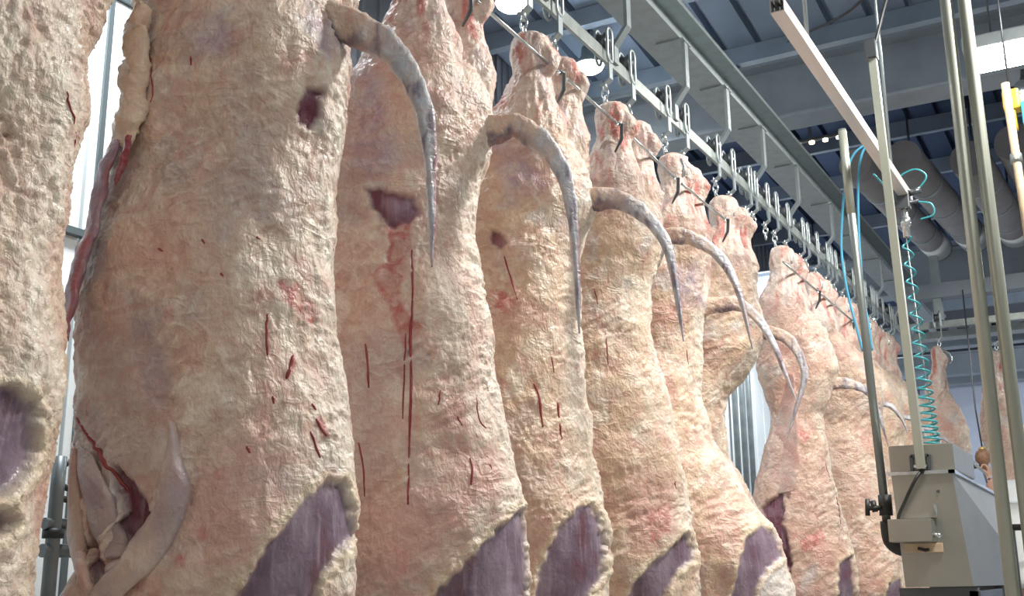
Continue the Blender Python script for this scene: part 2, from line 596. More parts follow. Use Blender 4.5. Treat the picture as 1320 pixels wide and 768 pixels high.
def verts_of(me):
    a = np.empty(len(me.vertices) * 3); me.vertices.foreach_get('co', a); return a.reshape(-1, 3)

def normals_of(me):
    a = np.empty(len(me.vertices) * 3, np.float32); me.vertex_normals.foreach_get('vector', a); return a.reshape(-1, 3).astype(float)

# ------------------------------------------------------------------ the carcasses
ZB = 0.75                                     # lowest point of a hanging carcass
Z_ = [0.75, 0.9, 1.2, 1.5, 1.63, 1.78, 2.0, 2.24, 2.48, 2.6, 2.75, 2.9, 3.05, 3.2, 3.32, 3.40]
DEF_D = [0.02, 0.06, 0.16, 0.235, 0.245, 0.235, 0.18, 0.145, 0.12, 0.09, 0.075, 0.085, 0.13, 0.12, 0.06, -0.02]
DEF_V = [-0.12, -0.2, -0.35, -0.48, -0.53, -0.56, -0.58, -0.60, -0.58, -0.55, -0.52, -0.50, -0.48, -0.44, -0.34, -0.22]
DEF_A = [0.07, 0.12, 0.2, 0.27, 0.29, 0.295, 0.29, 0.285, 0.27, 0.26, 0.25, 0.26, 0.27, 0.25, 0.18, 0.08]

LEG = [(3.75, -0.02, 0.165, 0.03, 0.03), (3.725, -0.02, 0.165, 0.075, 0.058), (3.66, -0.015, 0.165, 0.088, 0.064), (3.57, -0.02, 0.162, 0.076, 0.058),
       (3.47, -0.035, 0.16, 0.106, 0.080), (3.37, -0.06, 0.158, 0.165, 0.108), (3.22, -0.12, 0.155, 0.215, 0.135), (3.05, -0.17, 0.15, 0.25, 0.148), (2.85, -0.19, 0.14, 0.2, 0.13), (2.62, -0.17, 0.10, 0.10, 0.08)]

def carcass_mesh(seed, vox, D, V, A, spread, legs=True, fore=1.0, warm=0.5, grey=0.0, cuts=(), rz=15.0, slim=1.0, thigh=1.0, face=0.4, pink=0.0, lump=0.0):
    bm = bmesh.new()
    def loft(rings):
        rs = [[bm.verts.new(p) for p in r] for r in rings]
        n = len(rs[0])
        for a, b in zip(rs, rs[1:]):
            for j in range(n):
                bm.faces.new((a[j], a[(j + 1) % n], b[(j + 1) % n], b[j]))
        bm.faces.new(list(reversed(rs[0]))); bm.faces.new(rs[-1])
    rings = []
    for z in np.linspace(Z_[0], Z_[-1], 44):
        d, v, a = np.interp(z, Z_, D), np.interp(z, Z_, V), np.interp(z, Z_, A)
        m = (d + v) / 2 - 0.02
        ring = []
        for j in range(40):
            t = 2 * math.pi * j / 40
            c, s = math.cos(t), math.sin(t)
            e = d - m if c > 0 else m - v
            ring.append((m + e * math.copysign(abs(c) ** 0.92, c), a * math.copysign(abs(s) ** 0.9, s), z))
        rings.append(ring)
    loft(rings)
    if legs:
        for s in (-1, 1):
            rings = []
            for z, x, l, rx, ry in LEG:
                l = s * l * 0.83 * spread - 0.03 * sstep(3.0, 3.5, np.array(z))
                x = x if z > 3.3 else x * thigh
                rx = rx if z > 3.3 else rx * thigh
                a = R(-rz) * float(sstep(3.0, 3.5, np.array(z)))     # the hocks line up with the rail
                ox, oy = x * math.cos(a) - l * math.sin(a), x * math.sin(a) + l * math.cos(a)
                rings.append([(ox + slim * rx * math.cos(2 * math.pi * j / 18), oy + slim * ry * math.sin(2 * math.pi * j / 18), z) for j in range(18)])
            loft(rings)
            rings = []                          # heel knob of the hock
            l = s * 0.137 * spread - 0.03; a = R(-rz)
            ox, oy = -l * math.sin(a), l * math.cos(a)
            for z, x, r in ((3.69, 0.0, 0.03), (3.67, 0.035, 0.05), (3.62, 0.06, 0.05), (3.56, 0.045, 0.035), (3.50, 0.01, 0.02)):
                rings.append([(ox + slim * (x + r * math.cos(2 * math.pi * j / 12)), oy + slim * r * 0.8 * math.sin(2 * math.pi * j / 12), z) for j in range(12)])
            loft(rings)
    if fore:
        for s in (-1, 1):                       # forelegs, cut at the knee
            pts = [(-0.14, 0.17, 1.98, 0.11), (-0.30, 0.19, 1.72, 0.14), (-0.44, 0.19, 1.48, 0.12), (-0.54, 0.17, 1.26, 0.085), (-0.60, 0.15, 1.05, 0.062), (-0.63, 0.14, 0.92, 0.055)]
            rings = []
            for x, l, z, r in pts:
                r *= fore
                rings.append([(x + r * 0.8 * math.cos(2 * math.pi * j / 16), s * l + r * 0.8 * math.sin(2 * math.pi * j / 16), z + r * 0.6 * math.cos(2 * math.pi * j / 16)) for j in range(16)])
            loft(rings)
    bmesh.ops.recalc_face_normals(bm, faces=list(bm.faces))
    for v in bm.verts: v.co.z -= ZB
    me = bpy.data.meshes.new('carcass_cage'); bm.to_mesh(me); bm.free()
    o = bpy.data.objects.new('carcass_cage', me); COL.objects.link(o)
    rm = o.modifiers.new('r', 'REMESH'); rm.mode = 'VOXEL'; rm.voxel_size = vox
    sm = o.modifiers.new('s', 'SMOOTH'); sm.factor = 0.5; sm.iterations = int(6 * (0.008 / vox) ** 1.5) + 2
    dg = bpy.context.evaluated_depsgraph_get()
    out = bpy.data.meshes.new_from_object(o.evaluated_get(dg))
    bpy.data.objects.remove(o); bpy.data.meshes.remove(me)
    out.name = 'carcass_body'
    # ---- relief
    P = verts_of(out); N = normals_of(out)
    Q = P + np.stack([fbm(P, 3.0, 2, seed + 1), fbm(P, 3.0, 2, seed + 2), fbm(P, 3.0, 2, seed + 3)], 1) * 0.05
    z = P[:, 2] + ZB
    d = np.interp(z, Z_, D)
    body = 1 - sstep(3.3, 3.45, z)
    h = fbm(Q, 4.5, 3, seed) * 0.026 * (0.35 + 0.65 * body)
    mask = sstep(-0.18, 0.28, fbm(P, 4.2, 3, seed + 5))
    ca, sa = math.cos(0.6), math.sin(0.6)
    Qr = np.stack([Q[:, 0] * ca + Q[:, 2] * sa, Q[:, 1], -Q[:, 0] * sa + Q[:, 2] * ca], 1)
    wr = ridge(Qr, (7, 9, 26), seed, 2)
    wr2 = ridge(Q, (24, 24, 10), seed + 2, 2)
    wr3 = ridge(Q, (42, 42, 34), seed + 21, 2)
    mask2 = sstep(0.0, 0.35, fbm(P, 5.0, 3, seed + 22))
    h += (wr - 0.5) * 0.012 * mask * (0.3 + 0.7 * body) + (wr2 - 0.5) * 0.004 * (1 - mask) * (0.5 + 0.5 * body) + (wr3 - 0.5) * (0.008 * mask2 + 0.016 * lump)
    spine = np.exp(-(P[:, 1] / 0.07) ** 2) * sstep(-0.10, 0.0, P[:, 0] - d + 0.04) * body
    h += spine * (0.012 + 0.010 * (ridge(Q, (34, 34, 9), seed + 4, 2) - 0.4))
    # ---- colour
    n = len(P)
    cream = np.array((0.66, 0.51, 0.40)); col = np.tile(cream, (n, 1))
    col = mix(col, (0.70, 0.50, 0.30), np.full(n, max(0, warm) * 0.8))
    f1 = fbm(P, 4.5, 4, seed + 6); f2 = fbm(P, (9, 9, 6), 4, seed + 7); f3 = fbm(P, 14, 4, seed + 8)
    col = mix(col, (0.62, 0.36, 0.29), sstep(0.0, 0.4, f1) * (0.75 + pink * 0.3))
    col = mix(col, (0.50, 0.42, 0.40), sstep(0.02, 0.45, -f1) * (0.45 + grey))
    col = mix(col, (0.80, 0.72, 0.60), sstep(0.05, 0.4, f2) * 0.7)
    col = mix(col, (0.58, 0.30, 0.25), sstep(0.15, 0.5, f3) * 0.5)
    col = mix(col, (0.64, 0.36, 0.31), np.full(n, pink * 0.5))
    col = mix(col, (0.52, 0.38, 0.32), sstep(0.0, 0.35, fbm(P, (3, 3, 2.2), 3, seed + 31)) * 0.45)
    dors_light = sstep(0.16, 0.03, d - P[:, 0]) * body
    col = mix(col, (0.80, 0.70, 0.56), dors_light * sstep(-0.3, 0.3, f2) * 0.6)  # light on the back edge painted in as a paler tone
    col = mix(col, (0.58, 0.58, 0.57), sstep(2.6, 2.9, z) * sstep(0.12, 0.45, fbm(P, 6.5, 3, seed + 23)) * 0.6)
    col = mix(col, (0.82, 0.76, 0.65), sstep(0.75, 1.0, wr) * mask * 0.55)  # painted highlight along the wrinkle crests
    col = mix(col, (0.82, 0.76, 0.65), sstep(0.75, 1.0, wr3) * mask2 * 0.45)  # painted highlight on the fine wrinkle crests too
    col = mix(col, (0.46, 0.29, 0.24), sstep(0.35, 0.0, wr) * mask * 0.35)  # shade painted into the wrinkle hollows, with a redder fat tone
    col = mix(col, (0.83, 0.76, 0.64), spine * 0.7)
    # pale sinews and bloody streaks on the shanks
    sh = sstep(3.22, 3.45, z)
    col = mix(col, (0.78, 0.66, 0.58), sh * 0.7)
    st = fbm(P, (18, 18, 4), 4, seed + 9)
    col = mix(col, (0.55, 0.12, 0.10), sh * sstep(0.02, 0.32, st) * 0.85)
    col = mix(col, (0.42, 0.32, 0.36), sh * sstep(0.15, 0.4, -st) * 0.5)
    h += sh * 0.010 * ridge(P, (20, 20, 5), seed + 24, 2) - sh * 0.004
    th = sstep(2.95, 3.2, z) * (1 - sh)
    col = mix(col, (0.66, 0.38, 0.33), th * sstep(-0.1, 0.5, fbm(P, (6, 6, 4), 3, seed + 11)) * 0.5)
    # pink toward the shoulder
    low = 1 - sstep(1.6, 2.2, z)
    col = mix(col, (0.68, 0.42, 0.35), low * sstep(-0.05, 0.5, fbm(P, 6, 4, seed + 12)) * 0.45)
    muscle = np.zeros(n)
    lean = (0.165, 0.11, 0.15)
    cal, sal = math.cos(face), math.sin(face)
    side = sstep(0.0, 0.2, N[:, 0] * sal - N[:, 1] * cal)
    for kind, poly, depth in cuts:
        # outline across the flank that looks to the aisle (distance along the flank, height)
        px = P[:, 0] * cal + P[:, 1] * sal + fbm(P, 22, 3, seed + 13) * 0.016
        pz = z + fbm(P, 22, 3, seed + 14) * 0.016
        dist = np.full(n, 9.0); inside = np.zeros(n, bool)
        K = len(poly)
        for i in range(K):
            (x0, y0), (x1, y1) = poly[i], poly[(i + 1) % K]
            ex, ey = x1 - x0, y1 - y0
            t = np.clip(((px - x0) * ex + (pz - y0) * ey) / (ex * ex + ey * ey + 1e-9), 0, 1)
            dist = np.minimum(dist, np.hypot(px - x0 - t * ex, pz - y0 - t * ey))
            cr = (y0 > pz) != (y1 > pz)
            inside ^= cr & (px < ex * (pz - y0) / (ey + 1e-12) + x0)
        sd = np.where(inside, -dist, dist)
        wgt = sstep(0.008, -0.008, sd) * side
        if kind == 'muscle':
            tone = fbm(P, (8, 8, 5), 3, seed + 15)
            c = mix(np.tile(np.array(lean), (n, 1)), (0.29, 0.22, 0.27), sstep(-0.2, 0.5, tone))
            c = mix(c, (0.14, 0.05, 0.06), sstep(0.15, 0.5, -tone) * 0.7)
            col = col * (1 - wgt[:, None]) + c * wgt[:, None]
            muscle = np.maximum(muscle, wgt)
            h = h * (1 - 0.8 * wgt) - depth * wgt
            rim = np.exp(-((sd - 0.012) / 0.014) ** 2) * side
            h += rim * 0.008 * (0.4 + np.clip(ridge(Q, (55, 55, 55), seed + 3, 1), 0, 1))
            col = mix(col, (0.80, 0.68, 0.48), np.clip(rim * 0.7 * (1 - 0.6 * wgt), 0, 1))
        elif kind == 'dark':
            c = mix(np.tile(np.array((0.13, 0.03, 0.05)), (n, 1)), (0.22, 0.10, 0.14), sstep(-0.2, 0.4, fbm(P, 12, 3, seed + 16)))
            col = col * (1 - wgt[:, None]) + c * wgt[:, None]
            muscle = np.maximum(muscle, wgt)
            h = h * (1 - 0.5 * wgt) - depth * wgt
        elif kind == 'blood':
            wg = wgt * (0.45 + 0.55 * sstep(-0.15, 0.3, fbm(P, 30, 3, seed + 17)))
            col = mix(col, (0.48, 0.08, 0.08), wg * 0.85)
            h -= depth * wgt
        elif kind == 'grey':
            wg = sstep(0.06, -0.06, sd) * side
            col = mix(col, (0.50, 0.40, 0.37), wg * 0.75)
            h = h * (1 - 0.6 * wg) - depth * wg
        elif kind == 'bruise':
            wg = sstep(0.05, -0.03, sd) * side * (0.5 + 0.5 * sstep(-0.2, 0.3, fbm(P, 16, 3, seed + 18)))
            col = mix(col, (0.36, 0.27, 0.36), wg * 0.75)
            h -= depth * wg
        elif kind == 'pink':
            wg = sstep(0.05, -0.05, sd) * side
            col = mix(col, (0.68, 0.38, 0.33), wg * 0.5)
            h += depth * wg
        elif kind == 'white':
            wg = sstep(0.03, -0.03, sd) * side
            col = mix(col, (0.70, 0.68, 0.66), wg * 0.8)
            h -= depth * wg
    P2 = P + N * h[:, None]
    out.vertices.foreach_set('co', P2.ravel()); out.update()
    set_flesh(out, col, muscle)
    return out

def tail_mesh(path, seed, r0=0.05):
    """path: (dorsal, height) points; a tapering skinned tail"""
    S = spline([(p[0], 0.0, p[1] - ZB) for p in path], 70)
    n = 18
    T = np.gradient(S, axis=0); T /= np.linalg.norm(T, axis=1)[:, None]
    side = np.array((0, 1.0, 0))
    vs = []
    L = np.concatenate([[0], np.cumsum(np.linalg.norm(np.diff(S, axis=0), axis=1))]); L /= L[-1]
    for i in range(70):
        t = L[i]
        r = np.interp(t, [0, 0.1, 0.25, 0.45, 0.7, 0.9, 1], [r0 * 1.35, r0 * 1.15, r0 * 0.95, r0 * 0.62, r0 * 0.36, r0 * 0.2, r0 * 0.05])
        nr = np.cross(side, T[i])
        for j in range(n):
            a = 2 * math.pi * j / n
            vs.append(S[i] + r * (nr * math.cos(a) + side * math.sin(a) * 0.85))
    vs = np.array(vs)
    fs = [(i * n + j, i * n + (j + 1) % n, (i + 1) * n + (j + 1) % n, (i + 1) * n + j) for i in range(69) for j in range(n)]
    fs += [tuple(range(n - 1, -1, -1)), tuple(69 * n + j for j in range(n))]
    t = np.repeat(L, n); ang = np.tile(2 * np.pi * np.arange(n) / n, 70)
    ctr = np.repeat(S, n, axis=0)
    nz = fbm(vs, (20, 20, 10), 3, seed)
    rad = vs - ctr
    # grooves along the tail
    gro = 1 + 0.16 * np.cos(ang * 3 + 6 * t) + 0.35 * nz
    under = np.cos(ang)
    vs = ctr + rad * gro[:, None]
    me = bpy.data.meshes.new('tail'); me.from_pydata(vs.tolist(), [], fs)
    me.update()
    col = np.tile(np.array((0.68, 0.52, 0.41)), (len(vs), 1))
    col = mix(col, (0.44, 0.46, 0.51), sstep(0.2, 0.5, t + nz * 0.25))
    col = mix(col, (0.66, 0.66, 0.68), sstep(0.0, 0.4, fbm(vs, (34, 34, 9), 3, seed + 2)) * 0.7 * sstep(0.15, 0.35, t))
    col = mix(col, (0.16, 0.13, 0.19), sstep(0.16, 0.36, fbm(vs, (40, 40, 7), 3, seed + 3)) * sstep(0.12, 0.35, t) * 0.85)
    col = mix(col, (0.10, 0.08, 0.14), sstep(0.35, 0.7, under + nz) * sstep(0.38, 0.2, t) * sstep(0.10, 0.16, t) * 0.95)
    col = mix(col, (0.30, 0.05, 0.07), sstep(0.55, 0.75, t) * sstep(0.4, 0.9, np.cos(ang - 2.6)) * 0.8)
    set_flesh(me, col, sstep(0.15, 0.4, t) * 0.4)
    return me

def O(base, **kv):
    """profile with some heights changed"""
    a = list(base)
    for k, v in kv.items():
        a[int(k[1:])] = v
    return a

CAR = []
def carcass(cx, cy, label, seed, rz=15, vox=0.008, D=None, V=None, A=None, spread=1.0, tail=None, cuts=(), group=None, mesh=None, tailmesh=None, r0=0.044, **kw):
    t = empty('beef_carcass', (cx, cy, ZB), label, 'carcass', group or 'beef carcasses hanging in the row', R(rz))
    me = mesh or carcass_mesh(seed, vox, D or DEF_D, V or DEF_V, A or DEF_A, spread, cuts=cuts, rz=rz, face=math.atan2(-cx, cy) - R(rz), **kw)
    body = bpy.data.objects.new('body', me); link(body, t)
    if tail or tailmesh:
        link(bpy.data.objects.new('tail', tailmesh or tail_mesh(tail, seed, r0)), t)
    CAR.append(t)
    return t, body

def streaks(t, body, lines, r=0.0035, name='blood_streak'):
    """thin trickles of blood lying on the surface; lines in local (dorsal, side, height)"""
    me = body.data
    P = verts_of(me)
    bv = BVHTree.FromPolygons([tuple(p) for p in P], [tuple(p.vertices) for p in me.polygons])
    for ln in lines:
        rr = r
        if isinstance(ln[0], (int, float)):
            rr, ln = ln[0], ln[1]
        S = spline([(p[0], p[1], p[2] - ZB) for p in ln], max(6, 5 * len(ln))) if len(ln) > 1 else None
        pts = []
        for p in S:
            hit = bv.find_nearest(Vector(p))
            pts.append(hit[0] - hit[1] * rr * 0.15)
        k = len(pts)
        MB().tube(pts, [rr * (0.55 + 0.5 * math.sin(math.pi * (i + 1) / (k + 1)) + 0.15 * math.sin(i * 0.7)) for i in range(k)], 6).build(name, M['blood'], t)

T2 = [(-0.05, 3.13), (0.077, 3.141), (0.161, 3.098), (0.244, 3.046), (0.303, 2.979), (0.349, 2.904), (0.377, 2.809), (0.392, 2.696), (0.399, 2.563), (0.403, 2.385)]
T3 = [(0.0, 3.05), (0.10, 3.07), (0.165, 3.077), (0.234, 3.083), (0.301, 3.034), (0.367, 2.951), (0.405, 2.851), (0.423, 2.714), (0.432, 2.555), (0.437, 2.348)]
T4 = [(0.0, 3.03), (0.10, 3.055), (0.176, 3.059), (0.263, 3.044), (0.354, 2.977), (0.427, 2.868), (0.461, 2.739), (0.478, 2.583), (0.488, 2.46)]
T5 = [(0.0, 3.08), (0.1, 3.11), (0.198, 3.114), (0.296, 3.08), (0.397, 2.986), (0.459, 2.853), (0.487, 2.725), (0.511, 2.564)]
T6 = [(0.0, 2.92), (0.06, 2.94), (0.129, 2.947), (0.228, 2.944), (0.322, 2.864), (0.391, 2.738), (0.44, 2.595), (0.496, 2.415)]
T7 = [(0.0, 2.92), (0.1, 2.945), (0.196, 2.936), (0.272, 2.886), (0.329, 2.769), (0.334, 2.656), (0.275, 2.481), (0.222, 2.33)]
T8 = [(0.1, 2.78), (0.2, 2.81), (0.291, 2.811), (0.396, 2.775), (0.463, 2.694), (0.501, 2.564), (0.535, 2.386)]
T9 = [(0.1, 2.75), (0.2, 2.78), (0.331, 2.775), (0.435, 2.742), (0.505, 2.627), (0.523, 2.543)]

D1 = [0.0, 0.0, 0.0, -0.01, -0.01, 0.0, 0.02, 0.0, 0.0, 0.03, 0.02, 0.0, 0.02, 0.03, 0.0, -0.04]
D2 = [0.02, 0.06, 0.14, 0.17, 0.185, 0.18, 0.15, 0.11, 0.095, 0.095, 0.11, 0.13, 0.13, 0.11, 0.05, -0.02]
V2 = [-0.12, -0.2, -0.35, -0.47, -0.52, -0.55, -0.56, -0.60, -0.585, -0.56, -0.53, -0.51, -0.49, -0.47, -0.36, -0.22]
D3 = [0.02, 0.06, 0.16, 0.245, 0.25, 0.235, 0.185, 0.15, 0.12, 0.085, 0.07, 0.08, 0.13, 0.12, 0.06, -0.02]
D4 = [0.02, 0.05, 0.12, 0.155, 0.165, 0.16, 0.125, 0.09, 0.075, 0.075, 0.07, 0.09, 0.14, 0.12, 0.06, -0.02]
D5 = [0.02, 0.06, 0.15, 0.22, 0.215, 0.20, 0.17, 0.135, 0.09, 0.06, 0.045, 0.06, 0.13, 0.13, 0.06, -0.03]
D6 = [0.05, 0.15, 0.33, 0.42, 0.39, 0.345, 0.19, 0.06, 0.01, 0.01, 0.025, 0.06, 0.07, 0.06, 0.0, -0.05]
D7 = [0.02, 0.04, 0.08, 0.1, 0.1, 0.08, 0.01, -0.12, -0.135, -0.09, 0.03, 0.10, 0.11, 0.08, 0.04, -0.02]
V8 = [-0.10, -0.15, -0.2, -0.28, -0.32, -0.36, -0.36, -0.30, -0.22, -0.19, -0.19, -0.19, -0.19, -0.19, -0.17, -0.15]
D8 = [0.02, 0.06, 0.2, 0.27, 0.265, 0.25, 0.20, 0.155, 0.13, 0.13, 0.19, 0.25, 0.22, 0.17, 0.08, 0.0]
A8 = [0.07, 0.12, 0.19, 0.24, 0.25, 0.25, 0.23, 0.21, 0.19, 0.18, 0.19, 0.21, 0.22, 0.2, 0.15, 0.07]
D9 = [0.05, 0.15, 0.33, 0.42, 0.41, 0.40, 0.36, 0.34, 0.33, 0.33, 0.36, 0.36, 0.28, 0.20, 0.08, 0.0]

CUTS = {k: [] for k in range(1, 10)}
LINES = {k: [] for k in range(1, 10)}
CUTS = {
 1: [
  ('muscle',[(-0.078,1.968),(-0.008,1.961),(0.015,1.946),(0.034,1.912),(0.033,1.836),(0.008,1.783),(-0.024,1.753),(-0.07,1.749)],0.012),
  ('muscle',[(-0.053,1.715),(-0.012,1.731),(-0.002,1.714),(-0.005,1.684),(-0.049,1.665)],0.008),
 ],
 2: [
  ('muscle',[(-0.108,1.544),(-0.069,1.601),(-0.028,1.666),(0.033,1.745),(0.073,1.788),(0.106,1.828),(0.143,1.821),(0.174,1.776),(0.189,1.7),(0.143,1.65),(0.109,1.607),(0.087,1.54)],0.012),
  ('dark',[(0.028,2.871),(0.064,2.879),(0.062,2.81),(0.043,2.768),(0.011,2.77),(0.005,2.816)],0.014),
  ('blood',[(-0.035,2.323),(0.011,2.335),(0.044,2.294),(0.068,2.259),(0.051,2.228),(0.014,2.253),(-0.022,2.275)],0.004),
  ('grey',[(-0.49,2.215),(-0.386,2.24),(-0.313,2.166),(-0.289,2.01),(-0.295,1.858),(-0.337,1.789),(-0.398,1.865),(-0.496,2.068)],0.018),
  ('bruise',[(-0.384,2.278),(-0.335,2.215),(-0.305,2.108),(-0.305,2.012),(-0.342,2.052),(-0.365,2.152)],0.006),
  ('white',[(-0.519,1.955),(-0.44,1.886),(-0.366,1.79),(-0.327,1.697),(-0.349,1.628),(-0.391,1.67),(-0.438,1.754),(-0.491,1.852)],0.012),
  ('dark',[(-0.417,1.869),(-0.37,1.837),(-0.304,1.74),(-0.308,1.695),(-0.351,1.657),(-0.381,1.698),(-0.396,1.79)],0.035),
  ('dark',[(-0.476,1.742),(-0.46,1.719),(-0.404,1.616),(-0.376,1.593),(-0.42,1.575),(-0.448,1.617)],0.035),
  ('bruise',[(-0.535,2.029),(-0.48,1.977),(-0.442,1.906),(-0.499,1.931)],0.004),
  ('blood',[(-0.156,1.844),(-0.138,1.848),(-0.123,1.801),(-0.14,1.79)],0),
  ('blood',[(0.003,2.133),(0.024,2.145),(0.016,2.094),(-0.002,2.076)],0),
  ('blood',[(0.072,1.98),(0.092,1.986),(0.111,1.945),(0.091,1.939)],0),
  ('blood',[(-0.202,1.712),(-0.178,1.726),(-0.165,1.693),(-0.187,1.676)],0),
  ('blood',[(-0.239,1.65),(-0.213,1.655),(-0.214,1.615),(-0.232,1.615)],0),
  ('pink',[(-0.246,1.766),(-0.121,1.929),(0.046,1.899),(-0.037,1.693),(-0.208,1.562)],0),
  ('white',[(-0.289,1.932),(-0.236,1.892),(-0.232,1.784),(-0.257,1.726),(-0.3,1.674),(-0.376,1.607),(-0.443,1.558),(-0.395,1.625),(-0.325,1.694),(-0.284,1.784)],-0.02),
  ('bruise',[(0.025,3.086),(0.113,3.141),(0.127,3.068),(0.07,2.98)],0),
  ('bruise',[(-0.269,3.049),(-0.176,3.017),(-0.192,2.934),(-0.272,2.934)],0),
 ],
 3: [
  ('dark',[(-0.272,2.819),(-0.227,2.815),(-0.171,2.791),(-0.114,2.776),(-0.098,2.736),(-0.135,2.692),(-0.187,2.685),(-0.225,2.715),(-0.256,2.757)],0.014),
  ('blood',[(-0.204,2.689),(-0.125,2.702),(-0.129,2.613),(-0.145,2.546),(-0.164,2.397),(-0.197,2.547)],0.006),
  ('blood',[(-0.25,2.52),(-0.202,2.563),(-0.165,2.429),(-0.084,2.353),(-0.142,2.277),(-0.18,2.377)],0),
  ('bruise',[(-0.189,2.765),(-0.126,2.766),(-0.111,2.731),(-0.15,2.709),(-0.18,2.728)],-0.008),
  ('muscle',[(-0.049,1.524),(0.005,1.59),(0.073,1.656),(0.132,1.713),(0.193,1.779),(0.229,1.799),(0.245,1.742),(0.249,1.646),(0.243,1.518)],0.012),
  ('bruise',[(-0.3,3.289),(-0.233,3.167),(-0.19,2.923),(-0.265,2.844),(-0.325,2.905)],0),
  ('grey',[(-0.325,2.308),(-0.19,2.253),(-0.182,1.918),(-0.251,1.828),(-0.303,2.015)],0),
  ('blood',[(-0.15,1.664),(-0.123,1.668),(-0.113,1.613),(-0.14,1.602)],0),
  ('pink',[(-0.25,1.805),(0.05,1.919),(0.145,1.828),(-0.041,1.645),(-0.245,1.548)],0),
 ],
 4: [
  ('dark',[(-0.257,2.884),(-0.214,2.877),(-0.187,2.842),(-0.215,2.811),(-0.251,2.836)],0.012),
  ('pink',[(-0.218,2.864),(-0.137,2.835),(-0.149,2.787),(-0.209,2.788)],0.012),
  ('blood',[(-0.252,2.656),(-0.204,2.647),(-0.151,2.59),(-0.189,2.551),(-0.234,2.58)],0),
  ('muscle',[(-0.112,1.505),(-0.094,1.585),(-0.054,1.684),(0.003,1.774),(0.061,1.831),(0.102,1.847),(0.142,1.792),(0.158,1.708),(0.142,1.596),(0.093,1.502)],0.013),
  ('bruise',[(-0.23,3.222),(-0.078,3.251),(-0.05,3.057),(-0.171,2.996)],0),
 ],
 5: [
  ('muscle',[(-0.084,1.486),(-0.056,1.557),(0.024,1.635),(0.124,1.714),(0.173,1.763),(0.2,1.706),(0.2,1.65),(0.129,1.599),(0.056,1.485)],0.012),
  ('blood',[(0.016,1.863),(0.119,1.876),(0.1,1.768),(0.02,1.72)],0),
  ('pink',[(-0.091,2.041),(0.104,2.013),(0.127,1.784),(-0.071,1.657)],0),
 ],
 6: [
  ('muscle',[(0.11,1.467),(0.159,1.653),(0.203,1.761),(0.279,1.821),(0.355,1.764),(0.377,1.668),(0.28,1.603),(0.21,1.466)],0.01),
  ('white',[(0.283,1.589),(0.371,1.645),(0.411,1.462),(0.217,1.466)],0),
  ('bruise',[(-0.079,3.081),(0.039,3.133),(0.049,2.943),(-0.069,2.883)],0),
 ],
 7: [
 ],
 8: [
  ('dark',[(-0.308,2.0),(-0.152,2.106),(-0.148,1.87),(-0.122,1.678),(-0.139,1.574),(-0.213,1.751),(-0.278,1.899)],0.03),
  ('muscle',[(0.168,1.652),(0.249,1.699),(0.247,1.414),(0.141,1.417)],0.008),
  ('white',[(-0.073,1.559),(0.027,1.648),(0.0,1.535),(-0.07,1.465)],0.006),
  ('blood',[(-0.019,2.498),(0.053,2.483),(0.032,2.39),(-0.015,2.41)],0),
  ('blood',[(-0.068,1.772),(0.081,1.867),(0.097,1.771),(-0.048,1.715)],0),
 ],
 9: [
  ('muscle',[(0.262,1.397),(0.301,1.515),(0.389,1.55),(0.388,1.394)],0.006),
 ],
}
